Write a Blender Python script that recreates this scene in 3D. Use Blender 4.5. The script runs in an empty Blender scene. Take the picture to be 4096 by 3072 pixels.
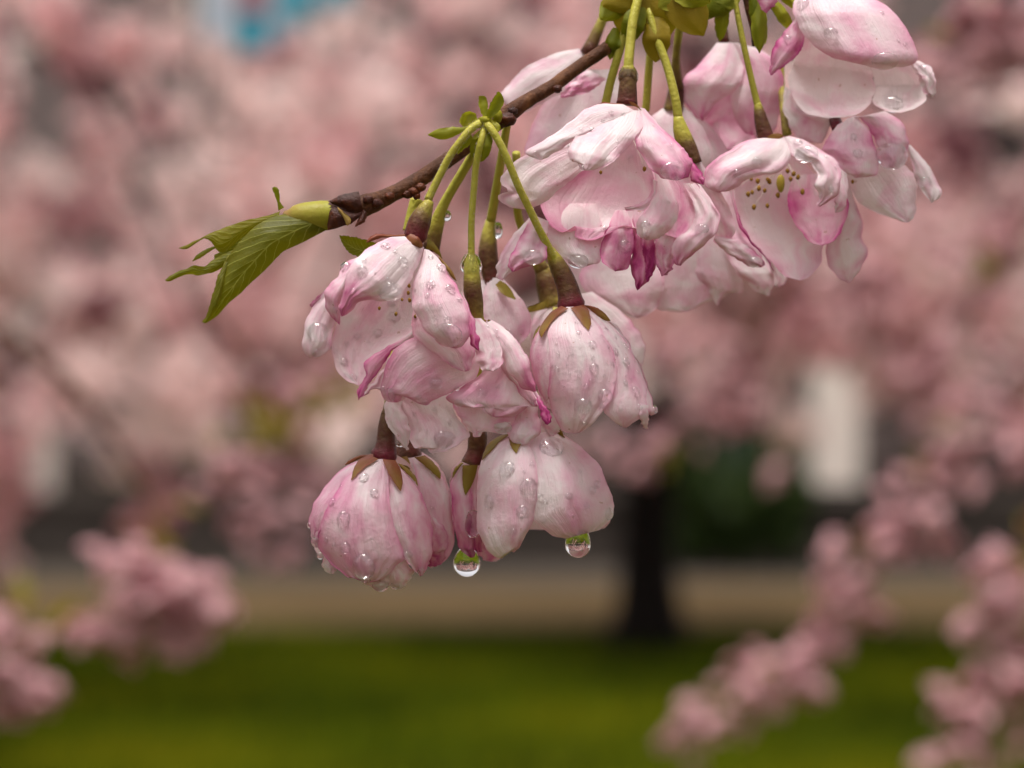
import bpy, math, random
import numpy as np
from mathutils import Vector, Matrix
from mathutils.bvhtree import BVHTree

rng = np.random.default_rng(11)
random.seed(5)
SC = bpy.context.scene
COL = SC.collection
R = math.radians

# ------------------------------------------------------------------ camera
CAMZ = 1.5
FOC = 0.4422                      # focus distance (m)
KP = 0.17 / 4096                  # metres per photo pixel at the focus distance
cam = bpy.data.cameras.new("camera")
cam.sensor_width = 17.3; cam.lens = 45.0
cam.clip_start = 0.02; cam.clip_end = 2000
cam.dof.use_dof = True; cam.dof.focus_distance = FOC; cam.dof.aperture_fstop = 6.3
camo = bpy.data.objects.new("camera", cam); COL.objects.link(camo)
camo.location = (0, 0, CAMZ); camo.rotation_euler = (R(90), 0, 0)
SC.camera = camo

# ------------------------------------------------------------------ sky and sun (overcast spring day)
SUN_EL, SUN_AZ = 80.0, 215.0
w = bpy.data.worlds.new("World"); SC.world = w; w.use_nodes = True
nt = w.node_tree; nt.nodes.clear()
sky = nt.nodes.new("ShaderNodeTexSky"); sky.sky_type = 'NISHITA'; sky.sun_disc = False
sky.sun_elevation = R(SUN_EL); sky.sun_rotation = R(SUN_AZ); sky.air_density = 1.0; sky.dust_density = 3.0; sky.ozone_density = 1.0
hs = nt.nodes.new("ShaderNodeHueSaturation"); hs.inputs['Saturation'].default_value = 0.22
wm = nt.nodes.new("ShaderNodeMix"); wm.data_type = 'RGBA'; wm.blend_type = 'MULTIPLY'; wm.inputs[0].default_value = 1.0
wm.inputs[7].default_value = (1.0, 0.93, 0.90, 1)
bg = nt.nodes.new("ShaderNodeBackground"); bg.inputs[1].default_value = 0.105
wo = nt.nodes.new("ShaderNodeOutputWorld")
nt.links.new(sky.outputs[0], hs.inputs['Color']); nt.links.new(hs.outputs[0], wm.inputs[6])
nt.links.new(wm.outputs[2], bg.inputs[0]); nt.links.new(bg.outputs[0], wo.inputs[0])
sl = bpy.data.lights.new("sun", 'SUN'); sl.energy = 1.5; sl.angle = R(20); sl.color = (1.0, 0.94, 0.88)
so = bpy.data.objects.new("sun", sl); COL.objects.link(so)
so.rotation_euler = (R(90 - SUN_EL), 0, R(180 - SUN_AZ)); so.location = (0, -3, 8)
SC.view_settings.view_transform = 'Standard'; SC.view_settings.look = 'None'
SC.view_settings.gamma = 1; SC.view_settings.use_curve_mapping = False
SC.view_settings.exposure = 1.22
SC.cycles.max_bounces = 18; SC.cycles.transmission_bounces = 16; SC.cycles.diffuse_bounces = 10; SC.cycles.glossy_bounces = 8
SC.cycles.use_denoising = True
SC.cycles.sample_clamp_indirect = 30.0

# ------------------------------------------------------------------ object helpers
def tag(o, label=None, cat=None, group=None, kind=None):
    if label: o['label'] = label
    if cat: o['category'] = cat
    if group: o['group'] = group
    if kind: o['kind'] = kind
    return o

def empty(name, loc):
    e = bpy.data.objects.new(name, None); COL.objects.link(e)
    e.location = loc; e.empty_display_size = 0.005
    return e

def mesh_obj(name, verts, faces, mat, parent=None, smooth=True, tint=None, uv=None, origin=None):
    """One mesh object; verts in world space, stored relative to the parent's place."""
    verts = np.asarray(verts, dtype=np.float64)
    o0 = np.array(parent_world(parent) if parent is not None else (origin if origin is not None else (0, 0, 0)))
    me = bpy.data.meshes.new(name)
    me.from_pydata((verts - o0).tolist(), [], faces)
    if smooth: me.polygons.foreach_set('use_smooth', [True] * len(me.polygons))
    if tint is not None:
        a = me.attributes.new('tint', 'FLOAT', 'POINT'); a.data.foreach_set('value', np.asarray(tint, dtype=np.float32))
    if uv is not None:
        ul = me.uv_layers.new(name='UVMap')
        idx = np.zeros(len(me.loops), dtype=np.int32); me.loops.foreach_get('vertex_index', idx)
        ul.data.foreach_set('uv', np.asarray(uv, dtype=np.float32)[idx].ravel())
    me.materials.append(mat); me.update()
    o = bpy.data.objects.new(name, me); COL.objects.link(o)
    if parent is not None: o.parent = parent
    elif origin is not None: o.location = origin
    return o

def parent_world(p):
    v = Vector(p.location)
    while p.parent is not None:
        p = p.parent; v = v + Vector(p.location)
    return tuple(v)

def big_mesh(name, verts, quads, mat, parent=None, tint=None, smooth=False, nside=4):
    """Large numpy mesh of equal-sided faces."""
    o0 = np.array(parent_world(parent) if parent is not None else (0, 0, 0))
    v = (np.asarray(verts) - o0).astype(np.float32); q = np.asarray(quads, dtype=np.int32)
    me = bpy.data.meshes.new(name)
    me.vertices.add(len(v)); me.vertices.foreach_set('co', v.ravel())
    me.loops.add(q.size); me.loops.foreach_set('vertex_index', q.ravel())
    n = len(q); me.polygons.add(n)
    me.polygons.foreach_set('loop_start', np.arange(0, n * nside, nside, dtype=np.int32))
    me.polygons.foreach_set('loop_total', np.full(n, nside, dtype=np.int32))
    me.update(calc_edges=True)
    if smooth: me.polygons.foreach_set('use_smooth', np.ones(n, dtype=bool))
    if tint is not None:
        a = me.attributes.new('tint', 'FLOAT', 'POINT'); a.data.foreach_set('value', np.asarray(tint, dtype=np.float32))
    me.materials.append(mat)
    o = bpy.data.objects.new(name, me); COL.objects.link(o)
    if parent is not None: o.parent = parent
    return o

def box(name, x0, x1, y0, y1, z0, z1, mat, parent=None):
    v = [(x, y, z) for z in (z0, z1) for y in (y0, y1) for x in (x0, x1)]
    f = [(0, 2, 3, 1), (4, 5, 7, 6), (0, 1, 5, 4), (2, 6, 7, 3), (0, 4, 6, 2), (1, 3, 7, 5)]
    return mesh_obj(name, v, f, mat, parent, smooth=False)

# ------------------------------------------------------------------ material helpers
class NT:
    def __init__(s, name):
        s.m = bpy.data.materials.new(name); s.m.use_nodes = True
        s.t = s.m.node_tree; s.n = s.t.nodes; s.l = s.t.links
        s.bsdf = s.n['Principled BSDF']; s.out = s.n['Material Output']
    def node(s, kind, **kw):
        nd = s.n.new(kind)
        for k, v in kw.items(): setattr(nd, k, v)
        return nd
    def link(s, a, b): s.l.new(a, b)
    def set(s, nd, key, val):
        if hasattr(val, 'links') or isinstance(val, bpy.types.NodeSocket): s.l.new(val, nd.inputs[key])
        else: nd.inputs[key].default_value = (*val, 1) if isinstance(val, tuple) and len(val) == 3 else val
    def mix(s, f, a, b, blend='MIX'):
        nd = s.node("ShaderNodeMix"); nd.data_type = 'RGBA'; nd.blend_type = blend
        for k, v in ((0, f), (6, a), (7, b)):
            if isinstance(v, bpy.types.NodeSocket): s.l.new(v, nd.inputs[k])
            else: nd.inputs[k].default_value = v if k == 0 else (*v, 1)[:4]
        return nd.outputs[2]
    def noise(s, scale, detail=3, rough=0.55, vec=None, dist=0.0):
        nd = s.node("ShaderNodeTexNoise"); nd.inputs['Scale'].default_value = scale
        nd.inputs['Detail'].default_value = detail; nd.inputs['Roughness'].default_value = rough
        nd.inputs['Distortion'].default_value = dist
        if vec is not None: s.l.new(vec, nd.inputs['Vector'])
        return nd.outputs['Fac']
    def ramp(s, f, stops):
        nd = s.node("ShaderNodeValToRGB"); s.l.new(f, nd.inputs[0])
        el = nd.color_ramp.elements
        while len(el) < len(stops): el.new(0.5)
        for e, (p, c) in zip(el, stops): e.position = p; e.color = (*c, 1)[:4] if len(c) == 3 else c
        return nd.outputs[0]
    def math(s, op, a, b=0.0, clamp=False):
        nd = s.node("ShaderNodeMath"); nd.operation = op; nd.use_clamp = clamp
        for k, v in ((0, a), (1, b)):
            if isinstance(v, bpy.types.NodeSocket): s.l.new(v, nd.inputs[k])
            else: nd.inputs[k].default_value = v
        return nd.outputs[0]
    def attr(s, name):
        nd = s.node("ShaderNodeAttribute"); nd.attribute_name = name
        return nd.outputs['Fac']
    def coord(s, which='Object'):
        return s.node("ShaderNodeTexCoord").outputs[which]
    def mapped(s, vec, scale):
        nd = s.node("ShaderNodeMapping"); nd.inputs['Scale'].default_value = scale
        s.l.new(vec, nd.inputs[0]); return nd.outputs[0]
    def bump(s, h, strength, dist=0.001, prev=None):
        nd = s.node("ShaderNodeBump"); nd.inputs['Strength'].default_value = strength
        nd.inputs['Distance'].default_value = dist; s.l.new(h, nd.inputs['Height'])
        if prev is not None: s.l.new(prev, nd.inputs['Normal'])
        return nd.outputs[0]
    def thin(s, col, trans_col, fac, normal=None):
        """Principled front mixed with a translucent lobe: light passes through thin tissue."""
        tr = s.node("ShaderNodeBsdfTranslucent")
        s.set(s.bsdf, 'Base Color', col); s.set(tr, 'Color', trans_col)
        if normal is not None: s.l.new(normal, s.bsdf.inputs['Normal']); s.l.new(normal, tr.inputs['Normal'])
        mx = s.node("ShaderNodeMixShader"); mx.inputs[0].default_value = fac
        s.l.new(s.bsdf.outputs[0], mx.inputs[1]); s.l.new(tr.outputs[0], mx.inputs[2])
        s.l.new(mx.outputs[0], s.out.inputs[0])

def plain(name, col, rough=0.7, vary=0.25, scale=6.0, bump=0.2, bdist=0.01, spec=0.3):
    m = NT(name)
    n1 = m.noise(scale, 5, 0.6, m.coord('Object'))
    c = m.mix(n1, tuple(x * (1 - vary) for x in col), tuple(min(1, x * (1 + vary)) for x in col))
    m.set(m.bsdf, 'Base Color', c); m.bsdf.inputs['Roughness'].default_value = rough
    m.bsdf.inputs['Specular IOR Level'].default_value = spec
    m.link(m.bump(m.noise(scale * 6, 4, 0.6, m.coord('Object')), bump, bdist), m.bsdf.inputs['Normal'])
    return m.m

def petal_material():
    m = NT('petal')
    uv = m.node("ShaderNodeUVMap").outputs[0]
    info = m.node("ShaderNodeObjectInfo")
    # per-petal shift so that no two petals share a pattern
    add = m.node("ShaderNodeVectorMath"); add.operation = 'ADD'
    sc = m.node("ShaderNodeVectorMath"); sc.operation = 'SCALE'; m.link(info.outputs['Random'], sc.inputs['Scale'])
    sc.inputs[0].default_value = (31.0, 17.0, 0.0)
    m.link(uv, add.inputs[0]); m.link(sc.outputs[0], add.inputs[1]); uvr = add.outputs[0]
    ob = m.coord('Object')
    tint = m.attr('tint')
    blot = m.noise(2.4, 3, 0.5, m.mapped(uvr, (1.0, 1.5, 1)), 0.4)
    vein = m.noise(1.0, 3, 0.6, m.mapped(uvr, (34, 1.6, 1)), 0.5)
    veinf = m.noise(1.0, 2, 0.6, m.mapped(uvr, (90, 4.0, 1)), 0.8)
    t = m.math('ADD', tint, m.math('MULTIPLY', m.math('SUBTRACT', blot, 0.5), 1.15))
    t = m.math('ADD', t, m.math('MULTIPLY', m.math('SUBTRACT', vein, 0.5), 0.09))
    t = m.math('ADD', t, m.math('MULTIPLY', m.math('SUBTRACT', veinf, 0.5), 0.08), clamp=True)
    col = m.ramp(t, [(0.0, (0.88, 0.80, 0.82)), (0.26, (0.85, 0.60, 0.69)), (0.55, (0.76, 0.33, 0.50)), (0.82, (0.62, 0.12, 0.33)), (1.0, (0.42, 0.03, 0.19))])
    # bruises: a few fine rusty specks
    spk = m.noise(900, 2, 0.5, ob)
    sp = m.math('MULTIPLY', m.math('GREATER_THAN', spk, 0.74), 0.55)
    col = m.mix(sp, col, (0.45, 0.22, 0.12))
    trc = m.mix(0.55, col, (0.9, 0.50, 0.52), 'MULTIPLY')
    h = m.math('ADD', m.math('MULTIPLY', vein, 0.6), m.math('MULTIPLY', m.noise(1500, 3, 0.6, ob), 0.35))
    h = m.math('ADD', h, m.math('MULTIPLY', m.noise(240, 3, 0.5, ob, 0.5), 0.9))
    b = m.bump(h, 0.75, 0.00036)
    m.bsdf.inputs['Roughness'].default_value = 0.42
    m.link(m.math('ADD', 0.24, m.math('MULTIPLY', m.noise(300, 2, 0.5, ob), 0.36)), m.bsdf.inputs['Roughness'])
    m.bsdf.inputs['Specular IOR Level'].default_value = 0.4
    m.thin(col, trc, 0.33, b)
    return m.m

def stem_material():
    m = NT('stem')
    ob = m.coord('Object'); t = m.attr('tint')
    n = m.noise(420, 4, 0.65, ob); n2 = m.noise(1500, 3, 0.6, ob)
    t = m.math('ADD', t, m.math('MULTIPLY', m.math('SUBTRACT', n, 0.5), 0.5), clamp=True)
    c = m.ramp(t, [(0.0, (0.42, 0.43, 0.035)), (0.33, (0.36, 0.33, 0.035)), (0.54, (0.13, 0.075, 0.020)), (0.74, (0.070, 0.014, 0.012)), (1.0, (0.14, 0.014, 0.026))])
    c = m.mix(m.math('MULTIPLY', m.math('MULTIPLY', n2, 0.45), m.math('SUBTRACT', 1.0, t, clamp=True)), c, (0.52, 0.42, 0.12))
    m.set(m.bsdf, 'Base Color', c); m.bsdf.inputs['Roughness'].default_value = 0.42
    m.bsdf.inputs['Specular IOR Level'].default_value = 0.3
    m.link(m.bump(m.math('ADD', n2, n), 0.7, 0.0003), m.bsdf.inputs['Normal'])
    return m.m

def leafy(name, c0, c1, trans, tf=0.35, veins=0.0):
    m = NT(name)
    ob = m.coord('Object'); t = m.attr('tint')
    n = m.noise(330, 4, 0.6, ob)
    f = m.math('ADD', t, m.math('MULTIPLY', m.math('SUBTRACT', n, 0.5), 0.7), clamp=True)
    c = m.mix(f, c0, c1)
    uv = m.node("ShaderNodeUVMap").outputs[0]
    sep = m.node("ShaderNodeSeparateXYZ"); m.link(uv, sep.inputs[0])
    hgt = n
    if veins > 0:
        # herringbone side veins and a midrib, as lighter raised lines
        du = m.math('ABSOLUTE', m.math('SUBTRACT', sep.outputs[0], 0.62))
        ph = m.math('ADD', m.math('MULTIPLY', sep.outputs[1], 9.0), m.math('MULTIPLY', du, -4.2))
        ph = m.math('ADD', ph, m.math('MULTIPLY', m.noise(3, 2, 0.5, uv), 0.9))
        fr = m.math('ABSOLUTE', m.math('SUBTRACT', m.math('FRACT', ph), 0.5))
        ln = m.math('LESS_THAN', fr, 0.04)
        mid = m.math('LESS_THAN', du, 0.018)
        vn = m.math('MAXIMUM', ln, mid)
        c = m.mix(m.math('MULTIPLY', vn, veins), c, (0.36, 0.38, 0.07))
        hgt = m.math('ADD', n, m.math('MULTIPLY', m.math('SUBTRACT', 0.5, fr), -0.55))
    m.bsdf.inputs['Roughness'].default_value = 0.48; m.bsdf.inputs['Specular IOR Level'].default_value = 0.25
    b = m.bump(m.math('ADD', hgt, m.math('MULTIPLY', m.noise(1500, 3, 0.6, ob), 0.4)), 0.6, 0.0003)
    m.thin(c, trans, tf, b)
    return m.m

def bark_material(name, c0, c1, scale, bd, rough=0.34, spec=0.5):
    m = NT(name)
    ob = m.coord('Object')
    n = m.noise(scale, 6, 0.65, ob, 0.4); n2 = m.noise(scale * 4.5, 5, 0.65, ob)
    c = m.ramp(n, [(0.25, tuple(x * 0.35 for x in c0)), (0.5, c0), (0.72, c1)])
    m.set(m.bsdf, 'Base Color', c); m.bsdf.inputs['Roughness'].default_value = rough; m.bsdf.inputs['Specular IOR Level'].default_value = spec
    m.link(m.bump(m.math('ADD', n, m.math('MULTIPLY', n2, 0.6)), 0.9, bd), m.bsdf.inputs['Normal'])
    return m.m

def water_material(name='water', ior=1.33, coat=0.0):
    m = NT(name)
    b = m.bsdf
    b.inputs['Base Color'].default_value = (1, 1, 1, 1); b.inputs['Roughness'].default_value = 0.0
    b.inputs['IOR'].default_value = ior; b.inputs['Coat Weight'].default_value = coat; b.inputs['Coat IOR'].default_value = 1.7; b.inputs['Coat Roughness'].default_value = 0.03; b.inputs['Transmission Weight'].default_value = 1.0
    b.inputs['Specular IOR Level'].default_value = 0.5
    return m.m

def blossom_material(name, stops, tf=0.38, scale=40):
    m = NT(name)
    t = m.attr('tint'); n = m.noise(scale, 3, 0.6, m.coord('Object'))
    f = m.math('ADD', t, m.math('MULTIPLY', m.math('SUBTRACT', n, 0.5), 0.3), clamp=True)
    c = m.ramp(f, stops)
    m.bsdf.inputs['Roughness'].default_value = 0.5; m.bsdf.inputs['Specular IOR Level'].default_value = 0.2
    m.thin(c, c, tf)
    return m.m

M = {}
M['petal'] = petal_material()
M['stem'] = stem_material()
M['sepal'] = leafy('sepal', (0.24, 0.23, 0.022), (0.20, 0.050, 0.026), (0.24, 0.16, 0.02), 0.2)
M['leaf'] = leafy('leaf', (0.075, 0.092, 0.003), (0.18, 0.155, 0.004), (0.36, 0.33, 0.005), 0.42, veins=0.8)
M['bract'] = leafy('bract', (0.12, 0.155, 0.006), (0.34, 0.32, 0.016), (0.36, 0.36, 0.012), 0.32)
M['bud'] = leafy('bud', (0.30, 0.30, 0.02), (0.32, 0.19, 0.06), (0.4, 0.38, 0.02), 0.12)
M['scale'] = bark_material('bud_scale', (0.050, 0.011, 0.005), (0.17, 0.042, 0.010), 260, 0.0006, 0.38, 0.25)
M['bark'] = bark_material('twig_bark', (0.085, 0.030, 0.011), (0.20, 0.085, 0.032), 300, 0.0007, 0.5, 0.2)
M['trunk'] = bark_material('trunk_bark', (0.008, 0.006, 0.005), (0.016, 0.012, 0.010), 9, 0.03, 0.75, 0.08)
M['olive'] = leafy('olive_leaf', (0.20, 0.165, 0.006), (0.28, 0.20, 0.010), (0.36, 0.29, 0.008), 0.35)
M['anther'] = plain('anther', (0.30, 0.17, 0.018), 0.6, 0.4, 1200, 0.5, 0.0002)
M['filament'] = plain('filament', (0.75, 0.66, 0.60), 0.45, 0.08, 500, 0.05, 0.0001)
M['pistil'] = plain('pistil', (0.42, 0.34, 0.045), 0.5, 0.3, 800, 0.3, 0.0002)
M['water'] = water_material()
M['bead'] = water_material('water_bead', 1.2, 0.8)
PINK = [(0.0, (0.92, 0.80, 0.77)), (0.35, (0.86, 0.58, 0.575)), (0.62, (0.56, 0.265, 0.285)), (1.0, (0.17, 0.06, 0.075))]
M['far_blossom'] = blossom_material('far_blossom', PINK, 0.5, 3.0)
M['near_blossom'] = blossom_material('near_blossom', [(0.0, (0.80, 0.60, 0.60)), (0.45, (0.70, 0.42, 0.45)), (0.8, (0.54, 0.21, 0.28)), (1.0, (0.40, 0.11, 0.18))], 0.45, 60)

# ------------------------------------------------------------------ photo-plane geometry helpers
class Z:
    """A window of the photograph: (x0, y0, scale) -> full photo pixels."""
    def __init__(s, x0, y0, k): s.o = np.array([x0, y0], float); s.k = k
    def __call__(s, p): return s.o + np.asarray(p, float) / s.k
ZA = Z(1150, 900, 2.6336); ZB = Z(1450, 1250, 2.6336); ZC = Z(2050, 1180, 2.765)
ZD = Z(1180, 1600, 2.0743); ZE = Z(1750, 1680, 2.44); ZF = Z(1950, 380, 1.843)
ZG = Z(2700, 480, 2.011); ZH = Z(2650, 0, 1.8433); ZT = Z(1650, 320, 2.765); ZL = Z(640, 700, 2.765)
V = Z(0, 0, 0.54004)

def Wp(s, d):
    """photo pixel(s) + depth in mm behind the focus plane -> world."""
    s = np.asarray(s, float); d = np.asarray(d, float)
    dist = FOC + d * 1e-3; k = KP * dist / FOC
    return np.stack([(s[..., 0] - 2048) * k, dist + 0 * k, CAMZ - (s[..., 1] - 1536) * k], -1)

def Vat(vx, vy, dist):
    """overview pixel at a distance in metres -> world."""
    k = 0.17 / 2212 * dist / FOC
    return np.array([(vx - 1106) * k, dist, CAMZ - (vy - 829.5) * k])

def resample(p, n, closed=False):
    p = np.asarray(p, float)
    if len(p) == 2: p = np.array([p[0], (p[0] + p[1]) / 2, p[1]])
    q = np.vstack([2 * p[0] - p[1], p, 2 * p[-1] - p[-2]])
    out = []
    for i in range(1, len(q) - 2):
        for t in np.linspace(0, 1, 14, endpoint=False):
            a, b, c, d = q[i - 1], q[i], q[i + 1], q[i + 2]
            out.append(0.5 * (2 * b + (c - a) * t + (2 * a - 5 * b + 4 * c - d) * t * t + (3 * b - a - 3 * c + d) * t ** 3))
    out.append(q[-2]); out = np.array(out)
    s = np.r_[0, np.cumsum(np.linalg.norm(np.diff(out, axis=0), axis=1))]
    u = np.linspace(0, s[-1], n)
    return np.stack([np.interp(u, s, out[:, k]) for k in range(out.shape[1])], -1)

def wav(u, v, seed, fu=3.0, fv=2.5):
    r = np.random.default_rng(seed); o = 0
    for i in range(5):
        a, b, ph = r.uniform(-fu, fu), r.uniform(-fv, fv), r.uniform(0, 6.28)
        o = o + np.sin(6.28 * (a * u + b * v) + ph) * (1 / (1 + 0.35 * i))
    return o / 2.6

SEED = [100]
HITS = []            # (verts, faces) of petals, for placing the drops
def sheet(name, parent, T, L, Rr, dep=(0, 0), bulge=0.0, body=None, lay=0.0, tint=(0.2, 0.15, 0.1), ruf=0.5, mat='petal',
          nu=15, nv=26, teeth=0.0, side=1, edge=1.0, hit=True, curl=0.0, fold=1.0):
    """A thin curved sheet lofted between its left and right edges (base to tip).
    dep: depth (mm) along the length; bulge: mm towards the viewer at the middle; body: rounded flower body it hugs."""
    SEED[0] += 1; sd = SEED[0]; r = np.random.default_rng(sd)
    if mat == 'petal': nu = int(nu * 1.9); nv = int(nv * 1.35)
    l = resample(T(L), nv); rr = resample(T(Rr), nv)
    wid = np.linalg.norm(l - rr, axis=1); wm_ = wid.max() + 1e-6
    v = np.linspace(0, 1, nv)
    # small natural irregularity of the outline
    if edge > 0:
        ax = (rr - l) / (wid[:, None] + 1e-6)
        fade = np.clip(v * 4, 0, 1) * edge * (1 + (1.3 * v ** 3 if mat == 'petal' else 0))
        am = 3.6 if mat == 'petal' else 2.0
        l = l + ax * ((wav(v, v * 0, sd + 7, 7, 1) + 0.5 * wav(v, v * 0, sd + 8, 15, 1)) * am * fade)[:, None]
        rr = rr + ax * ((wav(v, v * 0, sd + 9, 7, 1) + 0.5 * wav(v, v * 0, sd + 10, 15, 1)) * am * fade)[:, None]
    if teeth > 0:
        ax = (rr - l) / (wid[:, None] + 1e-6)
        saw = ((np.arange(nv) % 3) / 2.0) * teeth
        l = l - ax * saw[:, None]; rr = rr + ax * saw[:, None]
    u = np.linspace(0, 1, nu)
    U, Vv = np.meshgrid(u, v)
    P = l[:, None, :] * (1 - U[..., None]) + rr[:, None, :] * U[..., None]
    d0 = np.interp(v, np.linspace(0, 1, len(dep)), dep)[:, None] + 0 * U
    arch = 1 - (2 * U - 1) ** 2
    wn = (wid / wm_)[:, None]
    if body is not None:
        D = body(P[..., 0], P[..., 1], side) + lay + d0
        D = D - bulge * arch * wn
    else:
        D = d0 - bulge * arch * wn ** 0.8
    edgeness = np.maximum(np.abs(2 * U - 1) ** 3, np.clip((Vv - 0.72) / 0.28, 0, 1) ** 2)
    D = D + ruf * (0.28 + 0.9 * edgeness) * np.clip(Vv * 3, 0, 1) * wav(U, Vv, sd, 2.6, 2.2) * np.clip(wn * 1.4, 0.1, 1)
    D = D + curl * edgeness
    if mat == 'petal':       # lengthwise folds and small creases of the wet tissue
        kf = wm_ * KP * 1000 / 12.0
        uu = U + 0.035 * wav(Vv, U, sd + 21, 1.6, 0.8)
        D = D + fold * 0.115 * kf * np.clip(Vv * 2.5, 0, 1) * (wav(uu, Vv, sd + 31, 6.5, 0.5) + (0.9 * (fold - 1)) * wav(uu, Vv, sd + 33, 2.6, 0.35)) + 0.03 * kf * wav(uu, Vv, sd + 41, 9, 6)
    verts = Wp(P, D).reshape(-1, 3)
    faces = []
    for i in range(nv - 1):
        for j in range(nu - 1):
            a = i * nu + j
            faces.append((a, a + 1, a + nu + 1, a + nu))
    t0, te, tt = tint
    tn = t0 + (0.025 if mat == 'petal' else 0) + (1.25 if mat == 'petal' else 1) * te * edgeness + tt * np.clip((Vv - 0.45) / 0.55, 0, 1) ** 1.3 + 0.12 * wav(U, Vv, sd + 3, 1.2, 1.0)
    if mat == 'petal': tn = tn + 0.16 * np.maximum(np.abs(2 * U - 1) ** 16, np.clip((Vv - 0.94) / 0.06, 0, 1) ** 2) * (t0 > 0.09)
    if mat == 'petal': tn = tn * np.clip(0.25 + Vv * 2.2, 0, 1)      # pigment fades to white at the claw
    if mat == 'sepal': tn = t0 + (0.025 if mat == 'petal' else 0) + (1.25 if mat == 'petal' else 1) * te * edgeness + 0.22 + tt * (1 - Vv)
    uv = np.stack([U, Vv], -1).reshape(-1, 2)
    o = mesh_obj(name, verts, faces, M[mat], parent, tint=np.clip(tn, 0, 1).ravel(), uv=uv)
    if hit: HITS.append((verts, faces))
    return o

def make_body(T, rows, d0, k=1.0):
    """Rounded flower body: rows of (y, centre x, half width) in window coordinates."""
    rows = np.array(rows, float)
    ys = T(np.stack([rows[:, 1], rows[:, 0]], -1))
    dense = resample(np.stack([ys[:, 1], ys[:, 0], rows[:, 2] / T.k], -1), 80)
    yy, cc, ww = dense[:, 0], dense[:, 1], dense[:, 2]
    raw = (ys[:, 1], ys[:, 0], rows[:, 2] / T.k)
    def f(x, y, side=1):
        c = np.interp(y, yy, cc); h = np.interp(y, yy, ww)
        q = np.clip(1 - ((x - c) / (h * 1.04 + 1e-6)) ** 2, 0, 1)
        return d0 - side * k * KP * 1000 * h * np.sqrt(q * 0.94 + 0.0)
    f.rows = raw
    return f

def back_petals(parent, body, n=3, tint=(0.10, 0.05, 0.05)):
    yy, cc, ww = body.rows
    I = Z(0, 0, 1)
    for i in range(n):
        a = -1 + 2 * i / n; b = -1 + 2 * (i + 1) / n
        a -= 0.12; b += 0.12; a = max(a, -0.97); b = min(b, 0.97)
        end = len(yy) - 2
        L = [(cc[j] + a * ww[j] * 0.97, yy[j]) for j in range(end)]
        Rr = [(cc[j] + b * ww[j] * 0.97, yy[j]) for j in range(end)]
        tip = ((L[-1][0] + Rr[-1][0]) / 2, yy[end] - (yy[end] - yy[end - 1]) * 0.85)
        sheet('petal', parent, I, L + [tip], Rr + [(tip[0] + 2, tip[1])], body=body, lay=0.25 * (i % 2) - 0.3, side=-1, tint=tint, ruf=0.5, nu=10, nv=16)

def tube(name, parent, T, path, rad, dep, mat='stem', tint=None, n=14, sides=12, bumpy=0.0):
    """Round stem through window points with radii in window pixels."""
    s = T(path); rr = np.asarray(rad, float) / T.k; dd = np.asarray(dep, float)
    if dd.ndim == 0: dd = np.full(len(s), float(dd))
    if rr.ndim == 0: rr = np.full(len(s), float(rr))
    tt = np.zeros(len(s)) if tint is None else np.asarray(tint, float)
    q = resample(np.column_stack([s, dd / (KP * 1000), rr, tt * 100]), n)
    C = Wp(q[:, :2], q[:, 2] * KP * 1000); rad_m = q[:, 3] * KP; tn = q[:, 4] / 100
    return tube_world(name, parent, C, rad_m, mat, tn, sides, bumpy)

def tube_world(name, parent, C, rad, mat, tn=None, sides=12, bumpy=0.0, origin=None):
    C = np.asarray(C, float); n = len(C)
    T_ = np.gradient(C, axis=0); T_ /= np.linalg.norm(T_, axis=1)[:, None] + 1e-12
    ref = np.array([0.0, 1.0, 0.0]) if abs(T_[0][1]) < 0.8 else np.array([1.0, 0, 0])
    verts = []
    SEED[0] += 1; r = np.random.default_rng(SEED[0])
    for i in range(n):
        a = np.cross(T_[i], ref); a /= np.linalg.norm(a); b = np.cross(T_[i], a)
        for k in range(sides):
            th = 6.28318 * k / sides
            rr = rad[i] * (1 + bumpy * r.uniform(-1, 1))
            verts.append(C[i] + rr * (math.cos(th) * a + math.sin(th) * b))
    faces = [(i * sides + k, i * sides + (k + 1) % sides, (i + 1) * sides + (k + 1) % sides, (i + 1) * sides + k)
             for i in range(n - 1) for k in range(sides)]
    faces.append(tuple(range(sides))[::-1]); faces.append(tuple((n - 1) * sides + k for k in range(sides)))
    tint = None if tn is None else np.repeat(tn, sides)
    return mesh_obj(name, verts, faces, M[mat] if isinstance(mat, str) else mat, parent, tint=tint, origin=origin)

def ellipsoid(name, parent, c, rad, mat, seg=10, rings=7, jitter=0.0, tint=None, origin=None):
    v = []; f = []
    SEED[0] += 1; r = np.random.default_rng(SEED[0])
    for i in range(rings + 1):
        th = math.pi * i / rings
        for k in range(seg):
            ph = 6.28318 * k / seg; j = 1 + jitter * r.uniform(-1, 1)
            v.append((c[0] + rad[0] * j * math.sin(th) * math.cos(ph), c[1] + rad[1] * j * math.sin(th) * math.sin(ph), c[2] + rad[2] * j * math.cos(th)))
    for i in range(rings):
        for k in range(seg): f.append((i * seg + k, i * seg + (k + 1) % seg, (i + 1) * seg + (k + 1) % seg, (i + 1) * seg + k))
    return mesh_obj(name, v, f, mat, parent, tint=None if tint is None else [tint] * len(v), origin=origin)

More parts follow.
